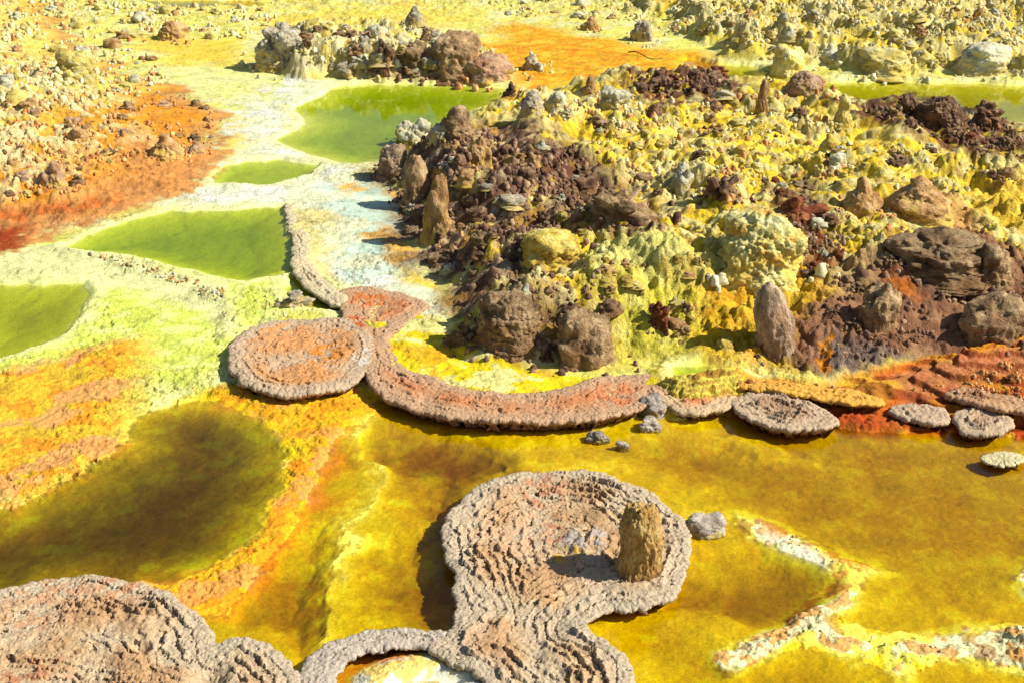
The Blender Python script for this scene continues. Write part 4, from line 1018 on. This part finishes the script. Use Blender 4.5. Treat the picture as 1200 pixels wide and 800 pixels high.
for it in items:
    p = it['p']; W = it['px'] * px_scale(p); kd = RS.choice(KN[it['nm']]); sd = RS.randint(1, 4)
    n = 4
    key = (it['nm'], kd, sd, it['mt'])
    if key not in first: o = link(it['nm'], rock_mesh(kd, 200 + sd, n, it['mt'])); first[key] = o
    else: o = first[key].copy(); COL.objects.link(o)
    hh = W * RS.uniform(.4, .85) * (1.25 if kd in ('spire', 'cone') else .9)
    ww = W * RS.uniform(.85, 1.3)
    o.scale = (ww, ww * RS.uniform(.75, 1.2), hh); o.rotation_euler = (RS.gauss(0, .12), RS.gauss(0, .12), RS.uniform(0, 6.28))
    o.location = (p[0], p[1], float(zat(p[0], p[1])) - .2 * hh - .01)
    tag(o, it['label'], it['nm'].replace('_', ' '), it['group'])

# ------------------------------------------------------------------ rubble: crumbs of crust too many to count
def rubble(name, zones, mat, seed):
    R2 = np.random.RandomState(seed); base = [rock_shape(k, 300 + i, 2) for i, k in enumerate(('crag', 'knob', 'crag', 'boulder'))]
    Vs, Fs, off = [], [], 0
    for poly, cnt, s0, s1, *no in zones:
        clus = not no
        us = np.array(poly, float); pts = []
        while len(pts) < cnt:
            c = R2.uniform(us.min(0), us.max(0), (cnt * 3, 2)); ins = np.zeros(len(c), bool)
            for i in range(len(us)):
                (x1, y1), (x2, y2) = us[i], us[(i + 1) % len(us)]
                if y1 != y2: ins ^= ((y1 > c[:, 1]) != (y2 > c[:, 1])) & (c[:, 0] < (x2 - x1) * (c[:, 1] - y1) / (y2 - y1) + x1)
            c = c[ins]; cl_ = clump(c[:, 0], c[:, 1]) if clus else np.ones(len(c)); pts += list(c[(cl_ > 0) | (R2.rand(len(c)) < .12)])
        for p in hits(np.array(pts[:cnt])):
            V, f = base[R2.randint(4)]; W = px_scale(p) * (s0 + (s1 - s0) * R2.rand() ** 3); a = R2.rand() * 6.28
            ca, sa = math.cos(a), math.sin(a); v = V * (W * R2.uniform(.8, 1.3), W, W * R2.uniform(.5, 1.1))
            v = np.stack([v[:, 0] * ca - v[:, 1] * sa, v[:, 0] * sa + v[:, 1] * ca, v[:, 2]], 1) + (p[0], p[1], float(zat(p[0], p[1])) - .2 * W)
            Vs.append(v); Fs.append(f + off); off += len(V)
    me = mesh_np(name, np.concatenate(Vs), np.concatenate(Fs))
    m = crust('rubble_' + mat, ramp=rmp(*mat_cols[mat]), scale=9.0, bump=.5, dist=.006, fine=70, speck=.35)
    tag(link(name, me, m), kind='stuff')


mat_cols = {'tan': ((150, 96, 50), (204, 146, 84), (226, 186, 124)), 'dark': ((96, 66, 50), (142, 106, 80), (200, 166, 128)), 'pale': ((200, 170, 90), (228, 216, 150), (236, 232, 200)), 'crumb': ((206, 140, 70), (232, 214, 140), (240, 238, 210))}
def foot(ms): return [([(u - .75 * w, v - .30 * w), (u + .75 * w, v - .30 * w), (u + .8 * w, v + .10 * w), (u, v + .2 * w), (u - .8 * w, v + .10 * w)], 22, .05 * w + 1.5, .14 * w + 2, 1) for u, v, w, m in FEET if m in ms and v < 460]


rubble('dark_rubble', foot(('brown', 'dark', 'greyish', 'red')) + [(Z_[8][0], 1300, 3, 11), (Z_[9][0], 200, 3, 9), (Z_[10][0], 260, 3, 9), (Z_[11][0], 220, 3, 9), (Z_[13][0], 330, 3, 8), (Z_[14][0], 240, 3, 9)], 'dark', 1)
rubble('salt_rubble', foot(('white', 'pale', 'grey', 'drape', 'yellow')) + [(Z_[0][0], 420, 3, 9), (Z_[2][0], 200, 3, 8), (Z_[3][0], 220, 3, 9), (Z_[4][0], 650, 3, 7), (Z_[5][0], 170, 3, 8), (Z_[6][0], 320, 3, 8), (Z_[7][0], 60, 3, 8)], 'pale', 2)
rubble('tan_rubble', foot(('tan', 'pink')) + [(Z_[0][0], 160, 3, 8), (Z_[1][0], 420, 3, 8), (Z_[6][0], 260, 3, 9), (Z_[15][0], 140, 3, 7)], 'tan', 4)
rubble('salt_crumbs', [([(905, 618), (955, 635), (985, 662), (960, 662), (920, 642)], 14, 2, 4, 1), ([(945, 715), (985, 740), (1080, 755), (1200, 750), (1200, 775), (1080, 785), (1000, 770), (940, 735)], 50, 2, 5, 1), ([(75, 293), (150, 303), (262, 340), (272, 385), (250, 350), (150, 315)], 110, 3, 7, 1)], 'crumb', 3)
print('rocks', time.time() - T0, len(items))
# ------------------------------------------------------------------ light, world, camera
EL = math.radians(42); AZX = math.radians(-7)
S = Vector((math.cos(EL) * math.cos(AZX), math.cos(EL) * math.sin(AZX), math.sin(EL)))
sun = bpy.data.lights.new('sun', 'SUN'); sun.energy = 5.0; sun.angle = math.radians(0.5); sun.color = (1.0, 0.955, 0.88)
so = bpy.data.objects.new('sun', sun); COL.objects.link(so); so.rotation_euler = S.to_track_quat('Z', 'Y').to_euler()
w = bpy.data.worlds.new('World'); scene.world = w; w.use_nodes = True
nt = w.node_tree; bg = nt.nodes['Background']; sky = nt.nodes.new('ShaderNodeTexSky'); sky.sky_type = 'NISHITA'; sky.sun_disc = False
sky.sun_elevation = EL; sky.sun_rotation = math.atan2(S.x, S.y)
nt.links.new(sky.outputs[0], bg.inputs['Color']); bg.inputs['Strength'].default_value = 0.07
cam = bpy.data.cameras.new('camera'); co = bpy.data.objects.new('camera', cam); COL.objects.link(co)
cam.sensor_width = 36; cam.lens = 36 * F / 1200; cam.clip_start = 0.05; cam.clip_end = 20000
co.location = (0, 0, CAMH); co.rotation_euler = (math.pi / 2 - PITCH, 0, 0); scene.camera = co
vs = scene.view_settings; vs.view_transform = 'Standard'; vs.look = 'None'; vs.exposure = 0.65; vs.gamma = 1; vs.use_curve_mapping = False
scene.cycles.max_bounces = 6; scene.cycles.diffuse_bounces = 3; scene.cycles.transparent_max_bounces = 12; scene.cycles.use_denoising = True
print('done', time.time() - T0)
